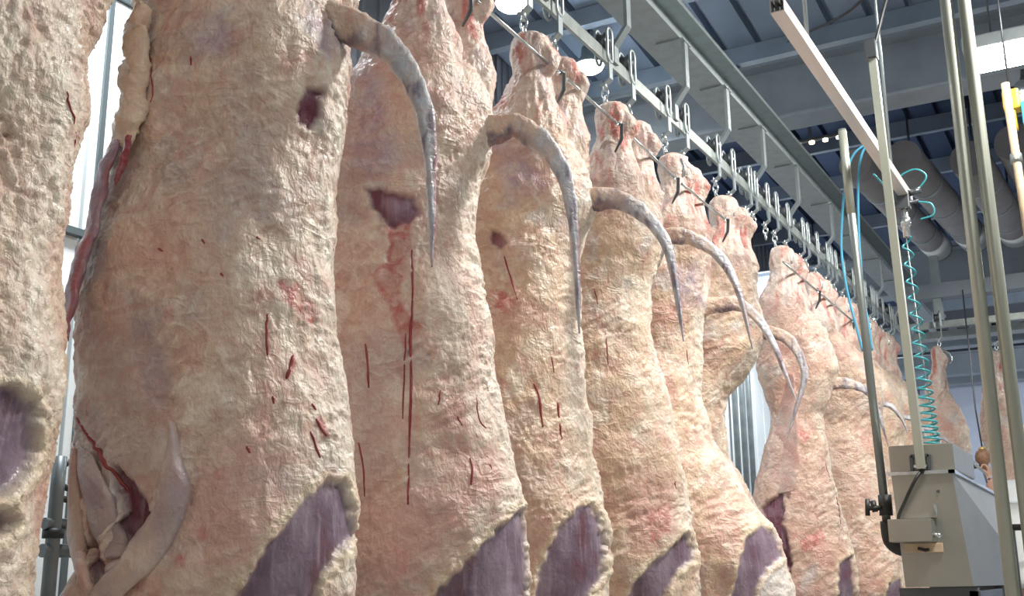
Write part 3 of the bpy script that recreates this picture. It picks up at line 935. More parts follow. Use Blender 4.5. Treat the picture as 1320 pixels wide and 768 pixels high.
LINES = {
 1: [
  (0.003,[(0.051,-0.01,2.605),(0.042,0.017,2.582),(0.03,0.05,2.557)]),
  (0.002,[(0.022,0.071,2.548),(0.02,0.073,2.513)]),
 ],
 2: [
  (0.006,[(-0.507,-0.179,2.018),(-0.424,-0.237,1.948),(-0.355,-0.264,1.881),(-0.318,-0.256,1.843),(-0.285,-0.249,1.802)]),
  (0.003,[(-0.324,-0.24,2.971),(-0.303,-0.256,2.911),(-0.288,-0.269,2.845),(-0.293,-0.267,2.816)]),
  (0.004,[(0.033,-0.189,2.238),(0.037,-0.196,2.182),(0.043,-0.198,2.131)]),
  (0.005,[(0.085,-0.141,2.139),(0.083,-0.153,2.105),(0.079,-0.163,2.076)]),
  (0.004,[(0.131,-0.124,1.947),(0.138,-0.11,1.918),(0.147,-0.095,1.885)]),
  (0.005,[(0.136,-0.107,1.98),(0.146,-0.094,1.958),(0.153,-0.074,1.941)]),
  (0.004,[(0.023,-0.245,1.902),(0.03,-0.241,1.886)]),
  (0.004,[(0.061,-0.195,2.029),(0.063,-0.194,2.01)]),
  (0.003,[(-0.179,-0.274,2.931),(-0.181,-0.267,2.908)]),
  (0.004,[(0.127,-0.113,2.019),(0.134,-0.103,2.004)]),
  (0.003,[(-0.004,-0.199,2.441),(0.005,-0.191,2.437)]),
  (0.003,[(-0.121,-0.262,2.427),(-0.113,-0.259,2.414)]),
  (0.003,[(-0.235,-0.275,2.408),(-0.221,-0.274,2.399)]),
  (0.003,[(-0.07,-0.25,2.337),(-0.063,-0.247,2.329)]),
 ],
 3: [
  (0.0045,[(-0.058,-0.218,2.607),(-0.048,-0.235,2.454),(-0.051,-0.242,2.328),(-0.042,-0.252,2.155),(-0.042,-0.263,2.012),(-0.034,-0.29,1.802)]),
  (0.003,[(-0.064,-0.249,2.327),(-0.066,-0.251,2.205),(-0.063,-0.267,2.059)]),
  (0.004,[(-0.185,-0.28,2.297),(-0.175,-0.281,2.23),(-0.169,-0.284,2.157)]),
  (0.004,[(0.125,-0.18,1.944),(0.134,-0.188,1.908),(0.132,-0.197,1.861)]),
  (0.003,[(0.041,-0.216,2.15),(0.037,-0.227,2.103)]),
  (0.003,[(0.09,-0.199,2.071),(0.104,-0.194,2.042)]),
  (0.003,[(0.129,-0.129,2.137),(0.143,-0.141,2.067),(0.159,-0.119,2.04)]),
  (0.004,[(-0.006,-0.179,2.619),(0.001,-0.192,2.552)]),
  (0.003,[(-0.194,-0.293,1.99),(-0.178,-0.292,1.92),(-0.17,-0.293,1.828)]),
  (0.003,[(0.175,-0.131,1.928),(0.18,-0.133,1.913)]),
 ],
 4: [
  (0.004,[(-0.155,-0.25,2.782),(-0.143,-0.239,2.729),(-0.126,-0.235,2.673),(-0.105,-0.247,2.608)]),
  (0.005,[(-0.052,-0.223,2.288),(-0.036,-0.217,2.248),(-0.028,-0.219,2.183),(-0.02,-0.22,2.125)]),
  (0.006,[(0.025,-0.16,2.224),(0.03,-0.163,2.165)]),
  (0.004,[(0.033,-0.165,2.144),(0.039,-0.169,2.083)]),
  (0.003,[(0.007,-0.175,2.394),(0.015,-0.172,2.335)]),
 ],
 5: [
  (0.003,[(-0.152,-0.248,2.829),(-0.137,-0.248,2.757)]),
  (0.003,[(-0.113,-0.226,2.626),(-0.102,-0.231,2.486)]),
  (0.003,[(0.154,-0.114,1.983),(0.158,-0.105,1.95)]),
 ],
 6: [
  (0.003,[(-0.028,-0.138,2.695),(-0.022,-0.12,2.619)]),
 ],
 7: [
 ],
 8: [
  (0.005,[(0.183,-0.067,2.067),(0.198,-0.084,1.894)]),
  (0.003,[(0.132,-0.083,2.291),(0.151,-0.102,2.164)]),
 ],
 9: [
 ],
}

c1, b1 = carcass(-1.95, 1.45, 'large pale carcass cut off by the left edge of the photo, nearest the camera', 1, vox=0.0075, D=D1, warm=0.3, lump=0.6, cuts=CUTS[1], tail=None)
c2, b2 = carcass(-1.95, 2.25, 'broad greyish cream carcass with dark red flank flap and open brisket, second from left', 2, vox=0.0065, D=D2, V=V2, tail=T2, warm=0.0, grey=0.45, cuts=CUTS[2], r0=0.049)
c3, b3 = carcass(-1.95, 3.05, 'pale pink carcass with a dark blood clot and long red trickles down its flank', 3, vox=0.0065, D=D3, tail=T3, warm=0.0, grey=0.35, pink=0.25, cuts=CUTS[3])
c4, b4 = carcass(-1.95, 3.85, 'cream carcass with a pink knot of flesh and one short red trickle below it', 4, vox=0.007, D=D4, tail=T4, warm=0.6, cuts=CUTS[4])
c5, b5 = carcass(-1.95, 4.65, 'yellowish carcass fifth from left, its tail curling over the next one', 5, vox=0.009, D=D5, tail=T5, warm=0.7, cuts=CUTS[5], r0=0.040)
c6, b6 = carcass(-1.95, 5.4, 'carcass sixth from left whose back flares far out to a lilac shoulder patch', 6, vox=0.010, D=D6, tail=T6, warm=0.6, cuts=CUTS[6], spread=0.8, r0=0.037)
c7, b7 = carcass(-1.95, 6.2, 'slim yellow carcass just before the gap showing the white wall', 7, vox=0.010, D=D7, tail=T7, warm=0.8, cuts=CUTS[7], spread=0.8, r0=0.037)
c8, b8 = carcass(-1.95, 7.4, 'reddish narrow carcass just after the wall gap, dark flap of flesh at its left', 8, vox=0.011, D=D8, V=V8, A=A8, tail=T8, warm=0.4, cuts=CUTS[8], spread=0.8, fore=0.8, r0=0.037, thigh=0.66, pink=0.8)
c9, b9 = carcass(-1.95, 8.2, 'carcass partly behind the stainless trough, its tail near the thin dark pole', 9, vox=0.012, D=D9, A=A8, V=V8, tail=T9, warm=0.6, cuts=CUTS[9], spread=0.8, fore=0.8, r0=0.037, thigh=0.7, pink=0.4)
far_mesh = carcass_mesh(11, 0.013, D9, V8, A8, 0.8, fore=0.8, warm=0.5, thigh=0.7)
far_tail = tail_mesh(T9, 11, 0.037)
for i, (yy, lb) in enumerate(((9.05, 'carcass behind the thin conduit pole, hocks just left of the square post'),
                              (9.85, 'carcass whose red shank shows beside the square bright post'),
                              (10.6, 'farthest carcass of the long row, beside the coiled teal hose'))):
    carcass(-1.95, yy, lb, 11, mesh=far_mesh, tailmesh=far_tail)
for k, (t, b) in enumerate(((c1, b1), (c2, b2), (c3, b3), (c4, b4), (c5, b5), (c6, b6), (c7, b7), (c8, b8), (c9, b9)), 1):
    if LINES[k]:
        streaks(t, b, LINES[k])

# flaps of flesh along the belly edge of two carcasses
def flap(t, name, outer, inner, thick, col_a, col_b, seed, label=None, rough=0.012, taper=False):
    """sheet between two world-space edges; thickness across it"""
    n = 60
    A, B = spline(outer, n), spline(inner, n)
    k = 14
    vs = []
    mi = np.array(t.matrix_basis.inverted())
    for i in range(n):
        c, hw = (A[i] + B[i]) / 2, (B[i] - A[i]) / 2
        s = min(1, 0.35 + 3.0 * min(i, n - 1 - i) / n)
        if taper: hw = hw * min(1, 0.12 + 3.2 * i / n)
        tan = A[min(i + 1, n - 1)] - A[max(i - 1, 0)]
        nr = np.cross(hw, tan); nr /= np.linalg.norm(nr) + 1e-9
        for j in range(k):
            a = 2 * math.pi * j / k
            vs.append(c + hw * math.cos(a) + nr * thick * math.sin(a) * s)
    vs = np.array(vs) @ mi[:3, :3].T + mi[:3, 3]
    fs = [(i * k + j, i * k + (j + 1) % k, (i + 1) * k + (j + 1) % k, (i + 1) * k + j) for i in range(n - 1) for j in range(k)]
    fs += [tuple(range(k - 1, -1, -1)), tuple((n - 1) * k + j for j in range(k))]
    vs = vs + np.stack([fbm(vs, 16, 3, seed + q) for q in range(3)], 1) * rough
    me = bpy.data.meshes.new(name); me.from_pydata(vs.tolist(), [], fs); me.update()
    f = fbm(vs, (12, 12, 6), 3, seed + 9)
    col = mix(np.tile(np.array(col_a), (len(vs), 1)), col_b, sstep(-0.15, 0.35, f))
    set_flesh(me, col, np.full(len(vs), 0.5))
    o = link(bpy.data.objects.new(name, me), t)
    if label: o['label'] = label
    return o

flap(c2, 'cod_fat',
     [(-2.254, 1.908, 3.158), (-2.253, 1.908, 3.088), (-2.252, 1.909, 3.019), (-2.257, 1.905, 2.961), (-2.258, 1.903, 2.908), (-2.259, 1.903, 2.859), (-2.263, 1.899, 2.809), (-2.265, 1.898, 2.747), (-2.264, 1.898, 2.714)],
     [(-2.195, 1.879, 3.128), (-2.183, 1.889, 3.015), (-2.176, 1.896, 2.926), (-2.172, 1.898, 2.859), (-2.169, 1.901, 2.794), (-2.178, 1.894, 2.738), (-2.195, 1.879, 2.678)],
     0.03, (0.66, 0.51, 0.38), (0.74, 0.62, 0.46), 41, 'lumpy cod fat', 0.03)
flap(c2, 'flank_flap',
     [(-2.291, 1.915, 2.763), (-2.306, 1.901, 2.691), (-2.32, 1.89, 2.592), (-2.323, 1.887, 2.516), (-2.337, 1.875, 2.435), (-2.347, 1.866, 2.367), (-2.353, 1.861, 2.274), (-2.351, 1.863, 2.183)],
     [(-2.222, 1.882, 2.733), (-2.235, 1.871, 2.649), (-2.246, 1.861, 2.563), (-2.252, 1.856, 2.492), (-2.264, 1.845, 2.416), (-2.276, 1.835, 2.35), (-2.285, 1.827, 2.273), (-2.287, 1.826, 2.17)],
     0.014, (0.3, 0.2, 0.27), (0.4, 0.12, 0.14), 42, 'mauve and red flank flap')
flap(c2, 'flank_slit',
     [(-2.181, 1.865, 2.713), (-2.189, 1.858, 2.674), (-2.195, 1.853, 2.631), (-2.201, 1.847, 2.584)],
     [(-2.171, 1.874, 2.714), (-2.172, 1.872, 2.665), (-2.18, 1.865, 2.622), (-2.194, 1.853, 2.568)],
     0.012, (0.2, 0.015, 0.03), (0.28, 0.03, 0.05), 43, 'dark red slit')
flap(c8, 'belly_flap',
     [(-2.087, 7.312, 2.899), (-2.121, 7.303, 2.587), (-2.185, 7.286, 2.332), (-2.243, 7.271, 2.171), (-2.268, 7.265, 2.076)],
     [(-1.904, 7.133, 2.855), (-1.905, 7.133, 2.552), (-1.912, 7.131, 2.304), (-1.939, 7.124, 2.167), (-1.962, 7.118, 2.095)],
     0.022, (0.62, 0.36, 0.31), (0.72, 0.55, 0.47), 44, 'pink flap of belly flesh')
flap(c2, 'foreleg_fold',
     [(-2.059, 1.923, 1.971), (-2.03, 1.907, 1.874), (-2.032, 1.908, 1.784), (-2.107, 1.938, 1.711), (-2.127, 1.892, 1.639), (-2.209, 1.875, 1.565)],
     [(-1.984, 1.931, 1.957), (-1.959, 1.937, 1.837), (-1.967, 1.941, 1.765), (-2.002, 1.929, 1.682), (-2.055, 1.909, 1.607), (-2.142, 1.906, 1.545)],
     0.034, (0.6, 0.48, 0.41), (0.46, 0.37, 0.38), 51, None, 0.006, True)
flap(c2, 'fascia_sheet',
     [(-2.367, 1.935, 1.935), (-2.308, 1.906, 1.852), (-2.261, 1.899, 1.764), (-2.252, 1.922, 1.696), (-2.17, 1.889, 1.643)],
     [(-2.263, 1.902, 1.897), (-2.179, 1.895, 1.798), (-2.154, 1.919, 1.716), (-2.131, 1.916, 1.675), (-2.116, 1.896, 1.65)],
     0.02, (0.48, 0.4, 0.38), (0.36, 0.27, 0.31), 52, None, 0.004)
flap(c2, 'brisket_edge',
     [(-2.378, 1.937, 1.936), (-2.338, 1.917, 1.835), (-2.386, 1.965, 1.704), (-2.238, 1.867, 1.599), (-2.217, 1.879, 1.551)],
     [(-2.335, 1.911, 1.911), (-2.3, 1.908, 1.794), (-2.276, 1.905, 1.7), (-2.207, 1.879, 1.604), (-2.195, 1.901, 1.561)],
     0.02, (0.6, 0.45, 0.36), (0.56, 0.34, 0.28), 53, None, 0.004)

# ------------------------------------------------------------------ hooks carrying the carcasses
for (cx_y, what) in ((1.45, 'the leftmost carcass'), (2.25, 'the broad carcass with the flank flap'), (3.05, 'the pink carcass with the blood clot'),
                     (3.85, 'the carcass with the pink knot'), (4.65, 'the fifth carcass from left'), (5.4, 'the flaring sixth carcass'), (6.2, 'the slim carcass before the wall gap'),
                     (7.4, 'the reddish carcass after the gap'), (8.2, 'the carcass behind the trough'), (9.05, 'the carcass behind the conduit pole'), (9.85, 'the red shanked carcass beside the post'), (10.6, 'the farthest carcass')):
    place_hook(cx_y - 0.167, 'roller hook holding near hock of ' + what)
    place_hook(cx_y + 0.107, 'roller hook holding far hock of ' + what)

# steel rods running from hock to hock
for i, (y0, y1, z0, z1, lb) in enumerate(((1.6, 3.05, 3.66, 3.61, 'steel rod above the frame between the nearest carcasses'),
        (3.12, 3.78, 3.605, 3.59, 'steel rod running down to the white hock below the first lamp'), (3.84, 4.36, 3.59, 3.575, 'steel rod between the pink knot carcass and the fifth one'),
        (4.50, 5.06, 3.57, 3.535, 'steel rod between the fifth and the sixth carcass'), (5.15, 5.83, 3.535, 3.53, 'steel rod between the sixth carcass and the slim one'),
        (6.98, 7.85, 3.56, 3.55, 'steel rod leaving the reddish carcass after the gap'), (7.9, 8.9, 3.55, 3.54, 'farthest steel rod, between the small red shanks'))):
    t = empty('hock_rod', (-1.885, y0, z0), lb, 'rod', 'steel rods between the hocks')
    L_ = y1 - y0; dz = z1 - z0
    MB().tube([(0, 0, 0), (0.004, L_ * 0.5, dz * 0.5 - 0.006), (0, L_, dz)], 0.0075, 8).build('bar', M['chrome'], t)
    MB().tube([(0.0, L_ - 0.02, dz + 0.0), (0.012, L_ + 0.012, dz + 0.006), (0.0, L_ + 0.028, dz - 0.06), (-0.03, L_ + 0.02, dz - 0.12)], [0.0075, 0.009, 0.009, 0.004], 8).build('bent_end', M['dark_steel'], t)
    MB().tube([(0.012, L_ - 0.05, dz - 0.025), (-0.01, L_ + 0.04, dz + 0.035)], 0.006, 8).build('pin', M['chrome'], t)

# spare roller hooks crowding the rail
for i, yy in enumerate((6.64, 6.76, 7.02, 7.9, 8.62, 8.74, 9.5, 10.22, 10.3, 11.05, 11.18)):
    h = copy_tree(hook0); h.location = (RX, yy, 4.03)
    for ch in list(h.children):
        if ch.name.split('.')[0] in ('hook',):
            bpy.data.objects.remove(ch)
    tag(h, 'empty roller hook on the overhead rail, carrying nothing', 'hook', 'empty roller hooks between the loaded ones')

# ------------------------------------------------------------------ steel trough with its box, post and cable
tr = empty('steel_trough', (-0.97, 5.9, 1.5), 'stainless steel trough with a box on top and a folded side, lower right', 'trough')
def off(b, name, m, parent=tr, origin=None):
    o = b.build(name, m, parent)
    mw = parent.matrix_basis
    g = parent.parent
    v = Vector(parent.location)
    o.location = -v
    return o
b = MB()
b.poly([(-1.12, 5.9, 2.07), (-0.83, 5.9, 2.07), (-0.87, 8.2, 2.07), (-1.16, 8.2, 2.07),
        (-1.10, 5.9, 1.52), (-0.785, 5.9, 1.525), (-0.77, 7.05, 1.515), (-1.12, 7.05, 1.515), (-0.74, 6.74, 1.78), (-1.13, 6.74, 1.78)],
       [(0, 1, 5, 4), (1, 8, 5), (1, 2, 8), (8, 6, 5), (2, 6, 8), (2, 3, 7, 6), (3, 0, 9), (0, 4, 9), (9, 4, 7), (3, 9, 7), (4, 5, 6, 7), (0, 3, 2, 1)])
off(b, 'tapered_body', M['stainless'])
b = MB(); b.box((-1.135, 5.885, 2.065), (-0.812, 5.91, 2.082)); b.box((-0.86, 5.9, 2.062), (-0.816, 6.0, 2.083)); b.poly([(-0.845, 5.885, 2.065), (-0.815, 5.885, 2.065), (-0.855, 8.2, 2.065), (-0.885, 8.2, 2.065), (-0.845, 5.885, 2.082), (-0.815, 5.885, 2.082), (-0.855, 8.2, 2.082), (-0.885, 8.2, 2.082)],
    [(0, 1, 2, 3), (7, 6, 5, 4), (0, 4, 5, 1), (1, 5, 6, 2), (2, 6, 7, 3), (3, 7, 4, 0)])
off(b, 'rim', M['chrome'])
off(MB().box((-1.125, 5.905, 2.08), (-0.815, 6.62, 2.215), 0.006), 'top_box', M['stainless'])
b = MB()
for x in (-1.015, -0.93):
    b.box((x - 0.008, 5.885, 2.085), (x + 0.008, 5.905, 2.16))
b.box((-1.015, 5.885, 2.15), (-0.995, 5.905, 2.165)); b.box((-0.95, 5.885, 2.15), (-0.93, 5.905, 2.165)); b.box((-1.0, 5.885, 2.085), (-0.945, 5.9, 2.12))
cf = off(b, 'clamp_frame', M['dark_steel'])
for x in (-0.995, -0.95):
    MB().tube([(x, 5.87, 2.105), (x, 5.90, 2.105)], 0.009, 8).build('bolt', M['chrome'], cf)
b = MB(); b.box((-1.135, 5.775, 1.735), (-0.93, 5.90, 1.845), 0.005); fb = off(b, 'front_box', M['stainless'])
b = MB(); b.poly([(-1.1, 5.895, 1.845), (-0.915, 5.895, 1.845), (-0.915, 5.895, 1.91), (-1.1, 5.86, 1.85), (-0.915, 5.86, 1.85), (-0.93, 5.885, 1.92)], [(0, 1, 4, 3), (1, 2, 4), (2, 5, 4)])
off(b, 'bent_guard', M['chrome'])
sc_ = off(MB().box((-1.09, 5.885, 1.685), (-0.905, 5.90, 1.73), 0.003), 'slot_cover', M['tan'])
MB().tube([(-0.93, 5.80, 1.765), (-0.905, 5.80, 1.765), (-0.895, 5.80, 1.755)], 0.012, 8).build('latch', M['chrome'], fb)
MB().tube([(-1.02, 5.88, 1.705), (-0.985, 5.876, 1.695), (-0.97, 5.88, 1.70)], 0.007, 6).build('handle', M['rubber'], sc_)
off(MB().tube([tuple(p) for p in spline([(-0.965, 5.87, 2.085), (-1.0, 5.84, 2.03), (-1.06, 5.86, 1.93), (-1.095, 5.86, 1.86), (-1.10, 5.87, 1.80)], 24)], 0.009, 8), 'cable', M['rubber'])
off(MB().tube([(-0.905, 5.9, 1.98), (-0.9, 5.893, 1.98)], 0.007, 8), 'screw', M['dark_steel'])
b = MB()
for x in (-0.80, -1.14):
    b.box((x - 0.03, 7.0, 0.0), (x + 0.03, 7.06, 1.52))
b.box((-1.15, 6.0, 1.44), (-0.78, 6.06, 1.515)); b.box((-1.15, 6.95, 1.44), (-0.76, 7.05, 1.515)); b.box((-0.82, 6.0, 1.44), (-0.77, 7.0, 1.5))
off(b, 'base_frame', M['dark_steel'])
off(MB().tube([(-0.83, 6.62, 2.19), (-0.80, 6.9, 2.14), (-0.80, 7.0, 2.09)], 0.008, 6), 'stay', M['chrome'])
off(MB().tube([(-0.84, 7.85, 1.55), (-0.865, 8.1, 2.06)], 0.022, 8), 'side_pipe', M['stainless'])

def pole(name, a, bpt, r, m, label, parts=None, square=False):
    t = empty(name, bpt, label, 'pole')
    d = Vector(a) - Vector(bpt)
    if square:
        MB().strip([(0, 0, 0), tuple(d)], r * 2, r * 2, (0, 1, 0)).build('shaft', m, t)
    else:
        MB().tube([(0, 0, 0), tuple(d * 0.5), tuple(d)], r, 14).build('shaft', m, t)
    return t

p2 = pole('square_post', (-0.995, 5.74, 4.34), (-0.967, 5.868, 2.09), 0.020, M['pole'], 'square bright post rising from the stainless trough to the roof beam', square=True)
MB().box((-0.06, -0.16, 2.17), (0.0, -0.095, 2.27), 0.004).build('top_clamp', M['dark_steel'], p2)
MB().tube([tuple(p) for p in spline([(-0.02, -0.10, 2.24), (0.05, 0.0, 2.55), (0.09, 0.1, 2.72), (0.0, 0.3, 2.86), (-0.3, 0.7, 2.9), (-0.8, 1.2, 3.05)], 40)], 0.010, 8).build('cable', M['rubber'], p2)
p1 = pole('conduit_pole', (-1.275, 6.17, 4.07), (-1.25, 6.35, 1.83), 0.023, M['pole_dark'], 'thin dark conduit pole left of the stainless trough, with a black elbow')
MB().tube([(-0.02, -0.14, 1.74), (-0.024, -0.178, 2.23)], 0.0245, 14).build('bright_sleeve', M['pole'], p1)
MB().tube([tuple(p) for p in spline([(0, 0, 0.03), (0.0, 0, -0.03), (0.01, 0, -0.08), (0.05, 0, -0.115), (0.09, 0, -0.12)], 16)], 0.036, 12).build('elbow', M['rubber'], p1)
b = MB(); b.tube([(0, 0, 0.06), (0, 0, 0.17)], 0.036, 12); b.tube([(-0.02, -0.03, 0.10), (-0.09, -0.04, 0.10)], 0.013, 8); b.tube([(-0.09, -0.04, 0.06), (-0.085, -0.04, 0.15)], 0.013, 8); b.tube([(-0.05, -0.03, 0.08), (-0.06, -0.03, 0.14)], 0.016, 8)
b.build('clamp', M['rubber'], p1)
p3 = pole('pipe_pole', (-0.485, 4.66, 5.6), (-0.495, 4.73, 0.0), 0.026, M['pole'], 'left one of the two long zinc pipes crossing the right side')
p4 = pole('pipe_pole', (-0.425, 4.68, 5.6), (-0.405, 4.73, 0.0), 0.026, M['pole'], 'right one of the two long zinc pipes, running out past the white coat')
for t, zz in ((p3, 1.2), (p4, 1.2)):
    MB().tube([(0, 0, 0.0), (0, 0, 0.03)], 0.042, 14).build('foot_flange', M['galv'], t)
p5 = pole('lance_pole', (-0.385, 6.0, 4.08), (-0.36, 6.15, 2.6), 0.021, M['tan'], 'short tan pole below the small spotlight at the right edge')
MB().tube([(-0.02, -0.1, 1.05), (-0.02, -0.1, 1.1)], 0.03, 10).build('collar', M['galv'], p5)

# yellow hoist block beside the tan pole
hb = empty('hoist_block', (-0.40, 6.5, 4.13), 'small yellow hoist block hanging beside the tan pole under the spotlight', 'hoist')
MB().box((-0.04, -0.05, -0.02), (0.05, 0.05, 0.10), 0.015).build('housing', M['yellow'], hb)
MB().tube(ring_pts(0.01, 0, -0.13, -0.02, 0.035), 0.012, 8, closed=True).build('sling', M['yellow'], hb)
MB().box((0.05, -0.04, -0.12), (0.085, 0.04, 0.02), 0.01).build('weight', M['hose_blue'], hb)
MB().tube([(0, 0, 0.1), (0, 0, 1.0)], 0.006, 6).build('cord', M['dark_steel'], hb)

# ------------------------------------------------------------------ aluminium trolley beam with its hoses
tb = empty('trolley_beam', (-1.105, 4.27, 3.885), 'square aluminium trolley beam with an open end, hanging under the roof', 'beam')
b = MB()
w_, t_ = 0.030, 0.004
for lo, hi in (((-w_, 0, 0), (w_, 2.9, t_)), ((-w_, 0, 2 * w_ - t_), (w_, 2.9, 2 * w_)), ((-w_, 0, t_), (-w_ + t_, 2.9, 2 * w_ - t_)), ((w_ - t_, 0, t_), (w_, 2.9, 2 * w_ - t_))):
    b.box(lo, hi)
for s in (-1, 1):
    b.box((s * 0.012 - 0.002, 0, t_), (s * 0.012 + 0.002, 2.9, 0.02)); b.box((s * 0.012 - 0.002, 0, 0.04), (s * 0.012 + 0.002, 2.9, 2 * w_ - t_))
b.build('profile', M['aluminium'], tb)
b = MB(); b.box((-0.02, 0.03, 0.02), (0.02, 2.85, 0.04)); b.build('inner_rib', M['dark_steel'], tb)
b = MB(); b.tube([(0, 0.5, 0.06), (0, 0.5, 3.0)], 0.010, 8); b.build('hanger_rod', M['galv'], tb)
b = MB(); b.tube([(0, 2.4, 0.06), (0, 2.4, 2.6)], 0.010, 8); b.build('hanger_rod', M['galv'], tb)
vb = empty('hose_valve', (-1.12, 7.02, 3.86), 'valve fittings at the far end of the aluminium beam, feeding the coiled hose', 'valve')
b = MB(); b.box((-0.03, -0.03, -0.06), (0.05, 0.03, 0.06), 0.008); b.tube([(0.05, 0, 0.04), (0.12, 0, 0.05)], 0.022, 10); b.tube([(-0.10, 0, -0.02), (0.10, 0, -0.02)], 0.012, 8)
b.build('valve_body', M['dark_steel'], vb)
b = MB(); b.tube([(0.01, 0, -0.06), (0.01, 0, -0.24)], 0.022, 10); b.tube([(0.01, 0, -0.12), (0.01, 0, -0.17)], 0.032, 10); b.build('coupling', M['chrome'], vb)
for k, pts in enumerate(([(0.10, 0, 0.05), (0.16, 0, 0.13), (0.10, 0, 0.19), (0.0, 0, 0.16), (-0.06, 0, 0.08), (-0.10, -0.3, 0.10)], [(0.08, 0, -0.02), (0.17, 0, -0.05), (0.18, 0, -0.12), (0.10, 0, -0.14)])):
    MB().tube([tuple(p) for p in spline(pts, 30)], 0.006, 6).build('loop_hose', M['hose_teal'], vb)
ch = empty('coiled_hose', (-1.115, 7.02, 3.62), 'coiled teal air hose hanging from the valve down behind the trough box', 'hose')
pts = []
N_ = 560
for i in range(N_):
    t = i / (N_ - 1)
    turns = 15 * t + 9 * t ** 4
    a = 2 * math.pi * turns
    rad = 0.026 + 0.022 * t
    pts.append((rad * math.cos(a) + 0.045 * t, rad * math.sin(a) - 0.05 * t, -1.42 * (t * 0.75 + 0.25 * (1 - (1 - t) ** 2))))
MB().tube(pts, 0.0065, 6).build('coil', M['hose_teal'], ch)
MB().tube([(0, 0, 0.02), (0.02, 0, -0.6), (0.05, 0, -1.2)], 0.004, 6).build('wire', M['galv'], ch)
for k, (dx, lb) in enumerate(((0.0, 'blue air hose hanging left beside the thin conduit pole'), (0.05, 'second blue air hose, twisted close to the conduit pole'))):
    hs = empty('air_hose', (-1.36 + dx, 6.35, 2.85), lb, 'hose', 'blue air hoses by the conduit pole')
    P_ = [(0.24 - dx, -0.1, 1.15), (0.12, -0.1, 1.08), (0.05 + dx * .5, -0.05, 0.92), (-0.005 + dx, 0, 0.65), (-0.01 + dx, 0, 0.45), (0.01 + dx * 0.6, 0, 0.25), (0.035 + dx * 0.4, 0, 0.1), (0.06, 0, -0.05)]
    MB().tube([tuple(p) for p in spline(P_, 50)], 0.0075, 8).build('tube', M['hose_blue'], hs)

# ------------------------------------------------------------------ lamps
def panel_lamp(x, yy, z, wx, wy, label, power):
    t = empty('high_bay_lamp', (x, yy, z), label, 'lamp')
    MB().box((-wx / 2, -wy / 2, 0.0), (wx / 2, wy / 2, 0.09), 0.01).build('housing', M['galv'], t)
    MB().box((-wx / 2 + 0.015, -wy / 2 + 0.015, -0.006), (wx / 2 - 0.015, wy / 2 - 0.015, 0.0)).build('diffuser', M['lamp_glow'], t)
    for s in (-1, 1):
        MB().tube([(s * wx * 0.3, 0, 0.09), (s * wx * 0.3, 0, roofz(yy) - z - 0.02)], 0.006, 6).build('suspension', M['dark_steel'], t)
    l = area_light('high_bay_light', (0, 0, -0.02), wx, wy, power, (1, 0.98, 0.93)); l.parent = t
    return t
panel_lamp(-0.28, 7.6, 4.94, 0.86, 0.44, 'big glaring rectangular lamp at the upper right of the photo', 40)
sp = empty('spotlight', (-0.42, 8.25, 4.88), 'small glaring spotlight below the roof beam, above the tan pole', 'lamp')
MB().lathe([(0.03, 0.12), (0.05, 0.1), (0.085, 0.0), (0.08, -0.005), (0.02, -0.005)], 18).build('shade', M['galv'], sp)
MB().lathe([(0.01, -0.03), (0.06, -0.028), (0.075, -0.004), (0.01, -0.003)], 18).build('bulb', M['small_glow'], sp)
MB().tube([(0, 0, 0.11), (0, 0.2, 0.25), (0, 0.3, 0.33)], 0.015, 8).build('arm', M['dark_steel'], sp)

def dome_lamp(x, yy, z, zr, label, power):
    t = empty('dome_lamp', (x, yy, z), label, 'lamp', 'round lamps along the left wall')
    MB().lathe([(0.04, 0.2), (0.07, 0.18), (0.08, 0.08), (0.14, 0.02), (0.15, 0.0), (0.05, 0.0)], 24).build('reflector', M['galv'], t)
    MB().lathe([(0.01, -0.07), (0.08, -0.06), (0.12, -0.03), (0.135, -0.001), (0.01, 0.0)], 24).build('bulb', M['small_glow'], t)
    MB().tube([(0, 0, 0.2), (0, 0, zr - z)], 0.012, 8).build('rod', M['dark_steel'], t)
    d = bpy.data.lights.new('dome_light', 'SPOT'); d.energy = power; d.spot_size = R(150); d.spot_blend = 0.6; d.shadow_soft_size = 0.15; d.color = (0.95, 0.98, 1)
    o = bpy.data.objects.new('dome_light', d); COL.objects.link(o); o.parent = t; o.location = (0, 0, -0.08)
dome_lamp(-4.0, 7.17, 6.1, roofz(7.17), 'round lamp cut by the top edge, left of the first trolley hook', 150)
dome_lamp(-4.0, 8.63, 6.15, roofz(8.63), 'round glaring lamp between the rod and the overhead rail', 150)
dome_lamp(-4.0, 16.63, 6.0, 6.85, 'far round lamp glowing just behind the small red shanks', 120)
dome_lamp(-4.0, 20.3, 6.0, 6.7, 'farthest round lamp, low between the conduit pole and square post', 120)

sl = empty('daylight_gaps', (-2.87, 11.02, 5.93), 'row of small glowing spots standing in for daylight gaps under the far roof edge', 'lamp')  # glowing beads on an added bar stand in for daylight through the eave
MB().box((-0.05, -0.01, 0.02), (0.62, 0.03, 0.05)).build('gap_bar', M['dark_steel'], sl)
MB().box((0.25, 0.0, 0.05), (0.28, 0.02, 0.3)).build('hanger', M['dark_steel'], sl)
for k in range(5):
    MB().lathe([(0.006, -0.02), (0.028, -0.012), (0.03, 0.01), (0.01, 0.02)], 12, (k * 0.14, 0, 0.0)).build('bulb', M['daylight_glow'], sl)  # each bead stands for a daylight gap, not a lamp

